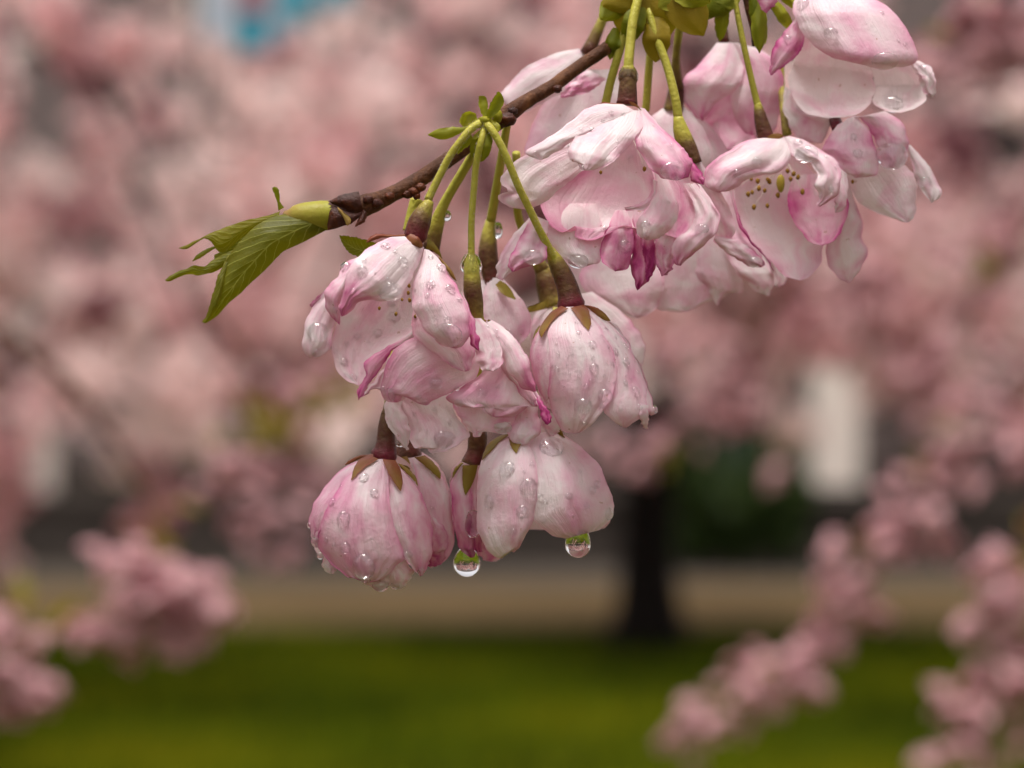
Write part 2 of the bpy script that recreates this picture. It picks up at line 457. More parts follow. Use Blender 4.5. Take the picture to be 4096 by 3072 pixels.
def stamens(parent, T, pts, base, d, d_base, size=18):
    for i, p in enumerate(pts):
        dd = d + 0.7 * math.sin(i * 2.1)
        st = tube('stamen', parent, T, [base, ((base[0] + p[0]) / 2 + 6 * math.sin(i), (base[1] + p[1]) / 2), p], 2.4, [d_base, (d + d_base) / 2, dd], mat='filament', n=7, sides=5)
        st['label'] = 'pale filament with a brown anther'
        c = Wp(T(p), dd - 0.15); s = size / T.k * KP * (0.85 + 0.3 * abs(math.sin(i * 1.7)))
        q = p[2] if len(p) > 2 else 1
        ellipsoid('anther', st, c, (s * 0.8, s * 0.7, s), M['anther'], 8, 6, 0.12)

def flower(T, base, d, label, group='cherry blossoms hanging from the twig'):
    e = empty('cherry_blossom', tuple(Wp(T(base), d)))
    return tag(e, label, 'blossom', group)

# ================================================================== THE SETTING (far things first)
def ground_sheet(name, x0, x1, y0, y1, z, mat):
    nx, ny = 2, 2
    o = mesh_obj(name, [(x0, y0, z), (x1, y0, z), (x1, y1, z), (x0, y1, z)], [(0, 1, 2, 3)], mat, smooth=False)
    return tag(o, kind='structure')

def grass_ground():
    m = NT('lawn_soil')
    ob = m.coord('Object')
    n = m.noise(0.9, 4, 0.6, ob); n2 = m.noise(14, 4, 0.6, ob)
    c = m.ramp(m.math('ADD', m.math('MULTIPLY', n, 0.7), m.math('MULTIPLY', n2, 0.3)), [(0.3, (0.018, 0.030, 0.001)), (0.5, (0.045, 0.058, 0.002)), (0.72, (0.095, 0.09, 0.003))])
    m.set(m.bsdf, 'Base Color', c); m.bsdf.inputs['Roughness'].default_value = 0.95
    m.bsdf.inputs['Specular IOR Level'].default_value = 0.0
    return m.m
M['lawn'] = grass_ground()
M['path'] = plain('path_gravel', (0.080, 0.054, 0.024), 0.9, 0.25, 1.4, 0.5, 0.01, 0.1)
M['paving'] = plain('paving', (0.060, 0.050, 0.040), 0.85, 0.25, 0.8, 0.3, 0.01, 0.1)
tag(ground_sheet('ground', -600, 600, -200, 1200, -0.02, plain('earth', (0.12, 0.10, 0.07), 0.95, 0.3, 0.3, 0.3, 0.02, 0.1)), kind='structure')
ground_sheet('lawn', -40, 40, -6, 16.25, 0.0, M['lawn'])
ground_sheet('gravel_path', -40, 40, 16.25, 19.9, 0.004, M['path'])
ground_sheet('paved_terrace', -40, 40, 19.9, 40, 0.008, M['paving'])

# grass blades over the part of the lawn in view
def grass():
    n = 45000
    y = rng.uniform(8.0, 16.35, n); x = rng.uniform(-1, 1, n) * (0.26 * y + 0.5)
    h = rng.uniform(0.03, 0.085, n); wd = rng.uniform(0.003, 0.006, n); a = rng.uniform(0, 6.28, n)
    lean = rng.uniform(-0.03, 0.03, (n, 2))
    p0 = np.stack([x - wd * np.cos(a), y - wd * np.sin(a), 0 * x], -1)
    p1 = np.stack([x + wd * np.cos(a), y + wd * np.sin(a), 0 * x], -1)
    p2 = np.stack([x + lean[:, 0], y + lean[:, 1], h], -1)
    v = np.stack([p0, p1, p2], 1).reshape(-1, 3)
    f = np.arange(3 * n).reshape(-1, 3)
    patch = 0.62 - 0.055 * (y - 8) + 0.26 * np.sin(x * 2.6 + 1.1 * y) + 0.24 * np.sin(y * 2.3 - x * 1.8) - 0.45 * np.exp(-((x - 0.8) ** 2 + (y - 15.2) ** 2) / 1.6)  # last term paints the canopy's shade round the trunk into the blade tint
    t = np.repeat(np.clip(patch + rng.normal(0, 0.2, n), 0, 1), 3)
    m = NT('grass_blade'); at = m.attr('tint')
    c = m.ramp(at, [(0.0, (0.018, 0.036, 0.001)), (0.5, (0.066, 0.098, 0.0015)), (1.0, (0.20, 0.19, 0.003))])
    m.bsdf.inputs['Roughness'].default_value = 0.8; m.bsdf.inputs['Specular IOR Level'].default_value = 0.1; m.thin(c, c, 0.3)
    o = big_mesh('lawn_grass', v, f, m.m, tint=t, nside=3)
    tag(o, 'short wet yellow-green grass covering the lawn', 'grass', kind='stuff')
grass()

# low grey wall behind the path, coping on top
M['wall'] = plain('grey_stone', (0.060, 0.050, 0.042), 0.85, 0.3, 2.0, 0.4, 0.01, 0.2)
M['render'] = plain('facade_render', (0.17, 0.14, 0.13), 0.85, 0.12, 0.8, 0.2, 0.01, 0.2)
M['white'] = plain('white_paint', (0.82, 0.73, 0.64), 0.6, 0.05, 2.0, 0.05, 0.005, 0.3)
M['green'] = plain('green_paint', (0.010, 0.032, 0.012), 0.5, 0.3, 3.0, 0.2, 0.01, 0.3)
M['hedge'] = blossom_material('hedge_leaf', [(0.0, (0.012, 0.028, 0.008)), (0.6, (0.035, 0.065, 0.012)), (1.0, (0.07, 0.10, 0.02))], 0.2, 4)
M['darkglass'] = plain('dark_glass', (0.018, 0.022, 0.025), 0.12, 0.2, 1.0, 0.02, 0.005, 0.5)
M['teal'] = plain('teal_cloth', (0.015, 0.30, 0.40), 0.75, 0.12, 1.5, 0.1, 0.01, 0.2)
M['pale_blue'] = plain('pale_blue_cloth', (0.48, 0.55, 0.62), 0.75, 0.1, 1.5, 0.1, 0.01, 0.2)
M['mauve'] = plain('mauve_cloth', (0.30, 0.14, 0.17), 0.75, 0.15, 1.5, 0.1, 0.01, 0.2)

wl = empty('garden_wall', (0, 21.9, 0)); tag(wl, 'low grey stone wall running behind the gravel path', 'wall')
box('wall_body', -14, 14, 21.7, 22.0, 0.0, 0.52, M['wall'], wl)
box('coping', -14.05, 14.05, 21.64, 22.06, 0.52, 0.60, M['wall'], wl)

bd = empty('building', (0, 27.4, 0)); tag(bd, 'pale rendered building with dark windows behind the cherry trees', 'building')
box('wall', -16, 16, 27.2, 33, 0, 9, M['render'], bd)
box('plinth', -16.05, 16.05, 27.1, 27.2, 0, 0.7, M['wall'], bd)
for wx in np.arange(-13.5, 14, 2.7):
    for wz, hh in ((1.3, 1.9), (5.0, 1.8)):
        f_ = box('window', wx - 0.62, wx + 0.62, 27.12, 27.198, wz - 0.08, wz + hh + 0.08, M['white'], bd)
        box('pane', wx - 0.54, wx - 0.03, 27.08, 27.118, wz, wz + hh, M['darkglass'], f_)
        box('pane', wx + 0.03, wx + 0.54, 27.08, 27.118, wz, wz + hh, M['darkglass'], f_)

# green painted doors in a kiosk, white panel on a post, teal banners
def wide(vx0, vx1, vy0, vy1, dist):
    a = Vat(vx0, vy1, dist); b = Vat(vx1, vy0, dist)
    return a[0], b[0], max(a[2], 0.0), b[2]
x0, x1, z0, z1 = wide(1440, 1790, 880, 1250, 24.0)
ks = empty('green_gate', ((x0 + x1) / 2, 24, 0)); tag(ks, 'dark green double gate standing behind the low wall', 'gate')
for i in range(6):
    xa = x0 + (x1 - x0) * i / 6; xb = x0 + (x1 - x0) * (i + 1) / 6
    box('plank', xa + 0.012, xb - 0.012, 24.0 + 0.008 * (i % 2), 24.06, 0.05, z1, M['green'], ks)
for zz in (0.3, z1 - 0.2): box('rail', x0, x1, 24.061, 24.11, zz, zz + 0.1, M['green'], ks)
box('post', x0 - 0.14, x0, 23.96, 24.12, 0, z1 + 0.1, M['green'], ks)
box('post', x1, x1 + 0.14, 23.96, 24.12, 0, z1 + 0.1, M['green'], ks)
def panel(vx0, vx1, vy0, vy1, dist, label):
    x0, x1, z0, z1 = wide(vx0, vx1, vy0, vy1, dist)
    e = empty('notice_panel', ((x0 + x1) / 2, dist, 0)); tag(e, label, 'panel', 'white panels by the wall')
    box('board', x0, x1, dist, dist + 0.05, z0, z1, M['white'], e)
    box('post', (x0 + x1) / 2 - 0.05, (x0 + x1) / 2 + 0.05, dist + 0.052, dist + 0.13, 0, z1 - 0.05, M['wall'], e)
panel(1752, 1858, 690, 1052, 23.2, 'tall white panel standing right of the dark trunk')
panel(62, 118, 940, 1105, 23.2, 'narrow white panel at the left edge behind the blossoms')
BD = 20.0
bn = empty('banner', tuple(Vat(560, 40, BD))); tag(bn, 'teal and pale blue banner at the top left between branches', 'banner')
for (a, b, c, d, mm, yo) in ((435, 640, -70, 78, 'pale_blue', 0.0), (500, 592, 40, 108, 'teal', -0.02), (512, 580, -60, 36, 'mauve', -0.02), (606, 668, -60, 46, 'teal', -0.02), (700, 760, -60, 14, 'teal', -0.02), (640, 700, -70, 10, 'pale_blue', 0.0)):
    x0, x1, z0, z1 = wide(a, b, c, d, BD)
    box('banner_panel', x0, x1, BD + yo, BD + 0.012 + yo, z0, z1, M[mm], bn)
zt = Vat(0, -70, BD)[2]; xa, xb = Vat(420, 0, BD)[0], Vat(770, 0, BD)[0]
box('banner_pole', xa, xb, BD + 0.014, BD + 0.034, zt - 0.03, zt, M['wall'], bn)
box('mast', xa + 0.02, xa + 0.07, BD + 0.036, BD + 0.086, 0, zt + 0.1, M['wall'], bn)

# ------------------------------------------------------------------ cherry trees in bloom
def quad_cloud(cent, size, tint, out_dir=None):
    """Randomly turned small petals: verts, quads, tints."""
    n = len(cent)
    a = rng.normal(size=(n, 3)); a /= np.linalg.norm(a, axis=1)[:, None]
    b = rng.normal(size=(n, 3)); b -= a * (a * b).sum(1)[:, None]; b /= np.linalg.norm(b, axis=1)[:, None]
    s = (size * rng.uniform(0.7, 1.25, n))[:, None]
    v = np.stack([cent - a * s - b * s * 0.3, cent - a * s * 0.2 + b * s * 0.9, cent + a * s + b * s * 0.2, cent + a * s * 0.1 - b * s * 0.9], 1).reshape(-1, 3)
    return v, np.arange(4 * n).reshape(-1, 4), np.repeat(tint, 4)

CLEAR = [(1765, 1868, 790, 1085, 15), (1440, 1700, 985, 1250, 24), (60, 120, 925, 1120, 15), (412, 790, -120, 118, 20), (2110, 2260, 235, 370, 27), (180, 320, 1030, 1130, 27)]
def clearing(c):
    k = 0.17 / 2212 * c[1] / FOC
    if c[1] < 1: return False
    vx, vy = 1106 + c[0] / k, 829.5 - (c[2] - CAMZ) / k
    return any(a < vx < b and p < vy < q and c[1] < d for a, b, p, q, d in CLEAR)
def cherry_tree(loc, height, rad, zlow, n_branch, label, seed, dens=1.0, trunk_r=0.165, pink=0.35):
    r = np.random.default_rng(seed)
    e = empty('cherry_tree', loc); tag(e, label, 'tree', 'blossoming cherry trees in the park')
    L = np.array(loc, float)
    fork = 1.55
    C = L + np.array([[0, 0, -0.05], [0.01, 0, 0.12], [0.0, 0.01, 0.6], [0.03, 0, 1.1], [0.02, 0, fork], [0.05, 0, fork + 0.6], [0.0, 0, fork + 1.5]])
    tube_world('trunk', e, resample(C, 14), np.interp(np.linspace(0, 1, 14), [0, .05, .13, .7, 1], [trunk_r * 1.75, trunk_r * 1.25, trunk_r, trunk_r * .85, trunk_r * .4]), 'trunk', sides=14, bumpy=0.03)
    cents, tints = [], []
    for i in range(n_branch):
        if i % 3 == 0: tg = r.normal(0, 0.2)
        ph = 6.283 * (i + r.uniform(-.4, .4)) / n_branch * 2.399 * 1.6
        reach = rad * math.sqrt(r.uniform(0.08, 1.0))
        top = r.uniform(fork + 0.2, height)
        end = np.array([reach * math.cos(ph), reach * math.sin(ph), r.uniform(zlow, max(zlow + 0.6, top - 0.4))])
        start = np.array([0, 0, fork - 0.1 + r.uniform(0, 1.0)])
        mid = np.array([0.55 * end[0], 0.55 * end[1], max(top, end[2] + 0.2)])
        B = L + resample(np.array([start, start * 0.6 + mid * 0.4 + [0, 0, 0.1], mid, end]), 16)
        if i < 12:
            tube_world('limb', e, B, np.linspace(trunk_r * 0.42, 0.012, 16), 'trunk', sides=6)
        tb = tg + r.uniform(-0.12, 0.12)
        for j in range(3, 16, 2):                 # puffs of blossom, each with its own tone
            pc = B[j] + r.normal(0, 0.10, 3); pr = r.uniform(0.08, 0.18); tp = tb + r.normal(0, 0.28)
            if r.uniform() < 0.26: continue
            for _ in range(int(r.integers(6, 11))):
                c = pc + np.clip(r.normal(0, 0.55, 3), -1.1, 1.1) * pr
                if c[2] < zlow or clearing(c): continue
                m = int(r.integers(20, 32))
                pts = r.normal(0, 1, (m, 3)); pts /= np.linalg.norm(pts, axis=1)[:, None]
                pts = c + pts * r.uniform(0.02, 0.085, (m, 1))
                cents.append(pts); tints.append(np.clip(pink + tp + r.normal(0, 0.08) + r.normal(0, 0.10, m), 0, 1))
    v, q, t = quad_cloud(np.vstack(cents), 0.025, np.concatenate(tints))
    cr = big_mesh('crown', v, q, M['far_blossom'], e, t); cr['kind'] = 'stuff'
    return e
cherry_tree((0.775, 15.2, 0), 4.0, 3.0, 1.12, 66, 'cherry tree with a black trunk standing on the lawn by the path', 21, pink=0.32)
cherry_tree((-3.7, 12.0, 0), 3.9, 3.4, 0.78, 80, 'cherry tree in full bloom at the left of the lawn', 22, pink=0.42)
cherry_tree((4.1, 11.5, 0), 3.9, 3.2, 1.2, 60, 'cherry tree in full bloom at the right of the lawn', 23, pink=0.46)
cherry_tree((-1.6, 24.4, 0), 5.2, 3.6, 0.8, 95, 'pale cherry tree behind the wall left of the black trunk', 24, pink=0.12)
cherry_tree((5.4, 25.2, 0), 5.2, 3.0, 1.35, 60, 'pale cherry tree behind the wall right of the black trunk', 25, pink=0.12)

def shrub(vx, w_px, h, label, seed):
    r = np.random.default_rng(seed); c = Vat(vx, 0, 21.2); wd = w_px * 0.17 / 2212 * 21.2 / FOC
    e = empty('shrub', (c[0], 21.2, 0.012)); tag(e, label, 'shrub', 'dark shrubs in front of the wall')
    n = 5200; u = r.normal(size=(n, 3)); u /= np.linalg.norm(u, axis=1)[:, None]; rad = r.uniform(0.45, 1.0, n) ** 0.5 * (1 + 0.12 * np.sin(u[:, 0] * 7 + seed) + 0.10 * np.sin(u[:, 2] * 9))
    p = u * rad[:, None] * np.array([wd / 2, 0.34, h / 2]) + np.array([c[0], 21.2, h / 2 + 0.03])
    v, q, t = quad_cloud(p[p[:, 2] > 0.02], 0.03, np.clip(r.uniform(0, 1, (p[:, 2] > 0.02).sum()), 0, 1))
    big_mesh('foliage', v, q, M['hedge'], e, t)['kind'] = 'stuff'
    for k in range(4):
        a = r.uniform(-0.3, 0.3) * wd
        tube_world('stem', e, [(c[0], 21.2, 0.0), (c[0] + a * 0.5, 21.2, h * 0.3), (c[0] + a, 21.2, h * 0.6)], [0.018, 0.013, 0.008], 'trunk', sides=6)
shrub(1500, 120, 0.98, 'dark green shrub nearest the black trunk', 61)
shrub(1590, 100, 0.80, 'low dark shrub in the middle of the three by the wall', 62)
shrub(1690, 130, 1.02, 'dark green shrub beside the tall white panel', 63)

# the twig hangs from the first; three unseen trees added to block low sky
cherry_tree((3.0, 0.4, 0), 4.2, 2.5, 2.1, 40, 'cherry tree overhead that the photographed twig hangs from', 26, pink=0.3)
cherry_tree((-4.2, 1.5, 0), 4.2, 2.6, 1.4, 50, 'unseen cherry tree left of the photographer, added to block low sky', 27, pink=0.3)
cherry_tree((-2.6, -4.5, 0), 4.6, 3.2, 1.2, 60, 'unseen cherry tree behind the photographer on the left, added to block low sky', 28, pink=0.3)
cherry_tree((3.8, -5.0, 0), 4.6, 3.2, 1.2, 60, 'unseen cherry tree behind the photographer on the right, added to block low sky', 29, pink=0.3)

# ------------------------------------------------------------------ out-of-focus sprays a metre or two behind
def blossom_mesh(seed):
    """One drooping double blossom: ten cupped petals, sepals and stalk, opening down -Z, base at origin."""
    r = np.random.default_rng(seed); v = []; f = []; t = []
    for ring, (n, spread, ln) in enumerate(((5, 0.9, 0.019), (5, 0.55, 0.017), (4, 0.3, 0.014))):
        for k in range(n):
            ph = 6.283 * (k + 0.5 * ring + r.uniform(-.15, .15)) / n; b0 = len(v)
            sp = spread * r.uniform(0.8, 1.25)
            for i in range(5):
                s = i / 4; rr = 0.003 + ln * math.sin(min(1.35, sp * 1.3) * s ** 0.8) * 0.95; z = -ln * s * math.cos(sp * 0.75 * s)
                hw = 0.0085 * math.sin(math.pi * (0.12 + 0.80 * s)) ** 0.7
                for j in (-1, 0, 1):
                    x = rr * math.cos(ph) - j * hw * math.sin(ph); y = rr * math.sin(ph) + j * hw * math.cos(ph)
                    k_ = 1 - 0.12 * abs(j)
                    v.append((x * k_, y * k_, z + r.uniform(-.0006, .0006))); t.append(0.25 + 0.25 * s + 0.12 * abs(j) * s + r.uniform(-.05, .1))
            for i in range(4):
                for j in range(2):
                    a = b0 + i * 3 + j; f.append((a, a + 1, a + 4, a + 3))
    me = bpy.data.meshes.new('blossom'); me.from_pydata(v, [], f)
    a = me.attributes.new('tint', 'FLOAT', 'POINT'); a.data.foreach_set('value', np.array(t, np.float32))
    me.polygons.foreach_set('use_smooth', [True] * len(me.polygons)); me.materials.append(M['near_blossom'])
    return me
BM = [blossom_mesh(40 + i) for i in range(4)]
def leaf_mesh():
    v = []; f = []
    for i in range(6):
        s = i / 5; hw = 0.006 * math.sin(math.pi * (0.08 + 0.9 * s))
        for j in (-1, 0, 1): v.append((j * hw, 0.004 * math.sin(3 * s) + 0.0015 * abs(j), 0.028 * s))
    for i in range(5):
        for j in range(2): a = i * 3 + j; f.append((a, a + 1, a + 4, a + 3))
    me = bpy.data.meshes.new('young_leaf'); me.from_pydata(v, [], f); me.materials.append(M['olive'])
    return me
LM = leaf_mesh()

def spray(blobs, dist, label, seed, twig, leaves=(), spread=0.014):
    """blobs: (vx, vy, radius px, count) puffs of blossom along a twig (overview pixels) at a distance in metres."""
    r = np.random.default_rng(seed)
    base = Vat(*twig[-1], dist)
    e = empty('blossom_spray', tuple(base)); tag(e, label, 'spray', 'soft sprays of blossom behind the twig')
    C = resample(np.array([Vat(a, b, dist + 0.03 * math.sin(i)) for i, (a, b) in enumerate(twig)]), 16)
    tube_world('twig', e, C, np.linspace(0.0015, 0.005, 16), 'bark', sides=6)
    k = 0.17 / 2212 * dist / FOC
    for (bx, by, br, n) in blobs:
        c = Vat(bx, by, dist)
        for i in range(max(2, int(n * 1.6))):
            o = bpy.data.objects.new('blossom', BM[int(r.integers(4))]); COL.objects.link(o); o.parent = e
            p = r.normal(0, 0.62, 3); p *= 1.3 / np.linalg.norm(p) if np.linalg.norm(p) > 1.3 else 1
            o.location = Vector(c + p * br * k + [0, 0, 0.008]) - Vector(base)
            o.rotation_euler = (r.normal(0, 0.6), r.normal(0, 0.6), r.uniform(0, 6.28)); s = r.uniform(0.42, 0.85); o.scale = (s, s, s)
    for (lx, ly, n) in leaves:
        c = Vat(lx, ly, dist)
        for i in range(n):
            o = bpy.data.objects.new('young_leaf', LM); COL.objects.link(o); o.parent = e
            o.location = Vector(c + r.normal(0, spread, 3)) - Vector(base)
            o.rotation_euler = (r.normal(0, 0.9), r.normal(0, 0.9), r.uniform(0, 6.28))
    return e
spray([(290, 1235, 70, 8), (410, 1270, 75, 8), (330, 1310, 80, 9), (430, 1340, 60, 5), (280, 1400, 60, 6), (150, 1375, 40, 2)], 1.7, 'pink spray of blossom low at the left above the grass', 1,
      [(340, 1200), (330, 1100), (250, 960), (120, 800), (-120, 640)], [(350, 1170, 5)])
spray([(20, 1480, 60, 6), (95, 1525, 36, 3), (0, 1410, 50, 4)], 1.7, 'pink spray cut by the lower left corner', 2, [(40, 1440), (20, 1340), (-60, 1200), (-200, 1050)], [(60, 1360, 4)])
spray([(530, 1040, 80, 7), (640, 1030, 75, 6), (600, 1130, 85, 7), (560, 1190, 50, 3), (650, 880, 55, 4)], 2.4, 'pink spray with yellow-green leaves left of the lowest blossoms', 3,
      [(600, 990), (610, 930), (560, 820), (430, 640)], [(590, 935, 16), (700, 900, 14), (640, 950, 8)])
spray([(1510, 1600, 60, 5), (1600, 1540, 75, 7), (1690, 1500, 75, 7), (1720, 1440, 60, 5), (1800, 1380, 60, 5), (1860, 1320, 75, 7), (1840, 1230, 60, 5), (1900, 1170, 60, 5), (1990, 1110, 75, 6), (2060, 1040, 80, 7), (2140, 950, 90, 8)], 2.2,
      'long drooping spray sweeping down to the right lower grass', 4, [(1520, 1600), (1700, 1480), (1840, 1290), (1990, 1110), (2140, 930), (2400, 700)], [(1640, 1480, 3), (1990, 1010, 5), (1850, 1200, 3)])
spray([(2160, 1270, 70, 7), (2180, 1350, 80, 7), (2150, 1420, 60, 4)], 1.9, 'bright pink spray at the right edge above the grass', 5, [(2170, 1260), (2200, 1180), (2300, 1000)], [(2200, 1200, 4)])
spray([(2060, 1560, 60, 5), (2120, 1540, 60, 5), (2090, 1620, 75, 7), (2190, 1510, 50, 4)], 2.1, 'dusky spray in the lower right corner', 6, [(2060, 1600), (2150, 1530), (2300, 1440)], [(2080, 1540, 2)])
spray([(2110, 70, 70, 7), (2180, 120, 75, 7), (2060, 130, 60, 4), (2200, 40, 60, 5)], 1.7, 'bright pink spray in the upper right corner', 7, [(2120, 60), (2160, -40), (2260, -200)], [(2080, 10, 5)])
spray([(1370, 1000, 60, 5), (1450, 970, 60, 5), (1520, 930, 60, 4), (1590, 880, 65, 7), (1560, 800, 60, 5), (1480, 760, 60, 5)], 2.8, 'pink spray right of the hanging clusters above the black trunk', 8,
      [(1370, 1010), (1500, 930), (1580, 800), (1700, 600)], [(1450, 1020, 2)])
spray([(1660, 1028, 12, 2)], 3.2, 'lone pale blossom hanging left of the white panel', 9, [(1662, 1018), (1668, 960), (1690, 860), (1750, 700)])
spray([(1990, 820, 80, 7), (2060, 760, 80, 7), (2130, 840, 80, 6), (1900, 640, 90, 8), (2080, 560, 80, 6), (1960, 520, 70, 5)], 2.6, 'dusky pink spray right of the flower clusters', 10,
      [(1980, 830), (2060, 740), (2150, 600), (2300, 400)], [(2140, 560, 5)])

# ================================================================== THE TWIG
tw = empty('cherry_twig', tuple(Wp(V((830, 430)), 3))); tag(tw, 'brown cherry twig slanting up to the right with a leaf bud at its tip', 'twig')
tube('bark', tw, V, [(752, 456), (790, 443), (835, 425), (880, 402), (930, 372), (1000, 322), (1050, 284), (1092, 250), (1140, 217), (1190, 188), (1260, 138), (1340, 84), (1430, 20), (1540, -70), (1700, -200)],
     [21, 24, 19, 17, 18, 16, 16, 20, 16, 15, 14.5, 15, 16, 18, 20], [2, 2, 3, 4, 5, 6, 7, 8, 9, 10, 12, 14, 17, 20, 24], 'bark', n=80, sides=16, bumpy=0.055)
for (x, y, s, d) in ((893, 414, 13, 3), (908, 405, 12, 3), (880, 420, 12, 3), (900, 424, 9, 3), (1096, 258, 19, 4.5), (1108, 240, 11, 6), (815, 440, 13, 0.6), (795, 432, 12, 0.4), (842, 424, 12, 1.2), (1205, 192, 11, 9), (1030, 310, 8, 5.4), (955, 362, 8, 4)):
    c = Wp(V((x, y)), d); q = s / V.k * KP
    ellipsoid('bud_scar', tw, c, (q, q * 0.8, q * 0.75), M['scale'], 12, 9, 0.2)
for i in range(46):                                       # lenticels along the bark
    f = rng.uniform(0, 1); xs = [835, 880, 930, 1000, 1050, 1092, 1140, 1190, 1260, 1340]; ys = [425, 402, 372, 322, 284, 250, 217, 188, 138, 84]
    x = 835 + f * 500; y = np.interp(x, xs, ys) + rng.uniform(-9, 9); d = np.interp(x, [835, 1340], [2.0, 12.9])
    c = Wp(V((x, y)), d); q = rng.uniform(1.0, 2.1) / V.k * KP
    ellipsoid('lenticel', tw, c, (q * 1.4, q, q * 0.7), M['scale'], 6, 4, 0.15)
# brown scales at the tip
sc_ = lambda L, Rr, dep, bl, tn=(0.5, .2, 0), m='scale': sheet('bud_scale', tw, ZL, L, Rr, dep=dep, bulge=bl, tint=tn, mat=m, nu=8, nv=12, ruf=0.15, edge=1.5)
tube('bud_stalk', tw, ZL, [(1720, 450), (1850, 440), (2000, 400), (2150, 350), (2300, 300)], [120, 150, 140, 125, 80], [1.2, 1.2, 1.5, 2, 2], 'scale', n=12, sides=16, bumpy=0.03)
sc_([(2200, 180), (2050, 210), (1950, 240), (1870, 285)], [(2250, 420), (2150, 400), (2050, 370), (1900, 320)], (-0.4, -0.9, -0.6), 0.8)
sc_([(2230, 400), (2150, 420), (2000, 380), (1900, 350), (1860, 480), (1850, 610)], [(2230, 450), (2150, 520), (2110, 545), (2050, 560), (1960, 590), (1860, 615)], (-0.6, -1.2, -1.0), 1.0)
sc_([(2240, 380), (2200, 470), (2150, 570)], [(2300, 420), (2260, 520), (2160, 575)], (-0.6, -1.2), 0.6)
tn_ = sc_([(1960, 350), (2040, 420), (2110, 490), (2100, 545)], [(1975, 400), (2040, 500), (2070, 560), (2090, 550)], (-2.0, -2.15), 0.2, (0.9, 0, 0), 'bud'); tn_['label'] = 'pale inner edge of a bud scale'
tube('green_bud', tw, ZL, [(1930, 440), (1800, 450), (1650, 455), (1520, 455), (1430, 450), (1370, 420)], [155, 168, 160, 135, 95, 30], [1.3, 1.2, 1.0, 1.0, 1.2, 1.4], 'bud', tint=[0.1, 0.1, 0.2, 0.4, 0.8, 1.0], n=16, sides=20, bumpy=0.01)
st = sheet('stipule', tw, ZL, [(1310, 395), (1300, 300), (1270, 220), (1240, 150), (1258, 130)], [(1372, 360), (1330, 300), (1325, 220), (1305, 150), (1270, 130)], dep=(0.6, 0.2, -0.4), bulge=0.3, mat='bract', nu=6, nv=14, ruf=0.2, teeth=1.2)
# the unfolding leaf
lf = empty('leaf', tuple(np.array(Wp(ZL((1500, 560)), 0)) - np.array(parent_world(tw)))); lf.parent = tw; lf['label'] = 'folded young green leaf unfurling from the bud'
S_ = lambda L, Rr, **k: sheet('leaf_fold', lf, ZL, L, Rr, mat='leaf', **k)
S_([(1420, 420), (1230, 470), (1050, 570), (900, 720), (780, 870), (700, 1010), (640, 1150), (590, 1320), (540, 1500), (485, 1630)],
   [(1840, 608), (1640, 715), (1460, 800), (1350, 862), (1150, 1060), (950, 1250), (760, 1420), (640, 1550), (510, 1640)], dep=(0.4, -1.2, -2.0, -2.5, -2.2), bulge=1.6, tint=(0.25, 0.25, 0.2), ruf=0.35, nu=22, nv=40)
S_([(1330, 400), (1200, 445), (1000, 490), (800, 550), (620, 620), (480, 680), (330, 755), (208, 808)],
   [(1300, 500), (1120, 560), (900, 700), (740, 840), (650, 850), (570, 745), (490, 700), (400, 755), (290, 822), (212, 814)], dep=(1.0, 1.4, 1.6, 1.0), bulge=0.8, tint=(0.75, 0.2, 0.2), ruf=0.3, nu=12, nv=30)
S_([(760, 880), (640, 1130), (602, 1270), (560, 1400), (520, 1550), (465, 1625)], [(790, 960), (725, 1100), (695, 1250), (650, 1400), (580, 1545), (500, 1642)], dep=(-1.6, -3.2, -3.6, -2.8), bulge=0.5, tint=(0.45, 0.4, 0), ruf=0.35, teeth=3.0, nu=8, nv=34)
S_([(760, 760), (640, 780), (530, 812), (410, 880), (358, 952)], [(760, 800), (640, 805), (560, 842), (440, 922), (362, 955)], dep=(2, 2.2, 2), bulge=0.2, tint=(0.2, 0.2, 0), ruf=0.15, nu=6, nv=16)
S_([(820, 820), (690, 880), (560, 955), (500, 1010), (380, 1000), (280, 1040), (150, 1090), (56, 1160)], [(800, 960), (680, 1030), (560, 1085), (420, 1112), (330, 1095), (250, 1112), (130, 1172), (62, 1170)], dep=(1.2, 0.8, 0.2, 0.6), bulge=0.6, tint=(0.4, 0.3, 0), ruf=0.6, nu=9, nv=28)
S_([(1200, 480), (1000, 570), (850, 690), (700, 830), (600, 880)], [(1150, 620), (950, 750), (800, 900), (700, 1010), (600, 975)], dep=(1.9, 2.4, 2.6), bulge=0.4, tint=(0.0, 0.1, 0), ruf=0.3, nu=10, nv=22)

# node with green bracts from which the front pedicels hang
nd = empty('bract_cluster', tuple(Wp(ZT((800, 440)), 1))); tag(nd, 'yellow-green bract cluster on the twig where the front stalks spring', 'bracts')
ellipsoid('node', nd, Wp(ZT((800, 450)), 0.5), (78 / ZT.k * KP, 0.0011, 50 / ZT.k * KP), M['bract'], 14, 9, 0.16, tint=0.9)
ellipsoid('node', nd, Wp(ZT((940, 400)), 2.5), (60 / ZT.k * KP, 0.0011, 74 / ZT.k * KP), M['bract'], 12, 8, 0.14, tint=0.9)
B_ = lambda L, Rr, nm='bract', **k: sheet(nm, nd, ZT, L, Rr, mat='bract', **{**dict(nu=8, nv=22, ruf=0.2, bulge=0.4), **k})
B_([(790, 420), (745, 330), (728, 220), (735, 180), (765, 174)], [(840, 420), (836, 290), (825, 220), (800, 180), (770, 174)], dep=(0.5, 0.6, 1.2), tint=(0.4, 0.2, 0), bulge=-0.5)
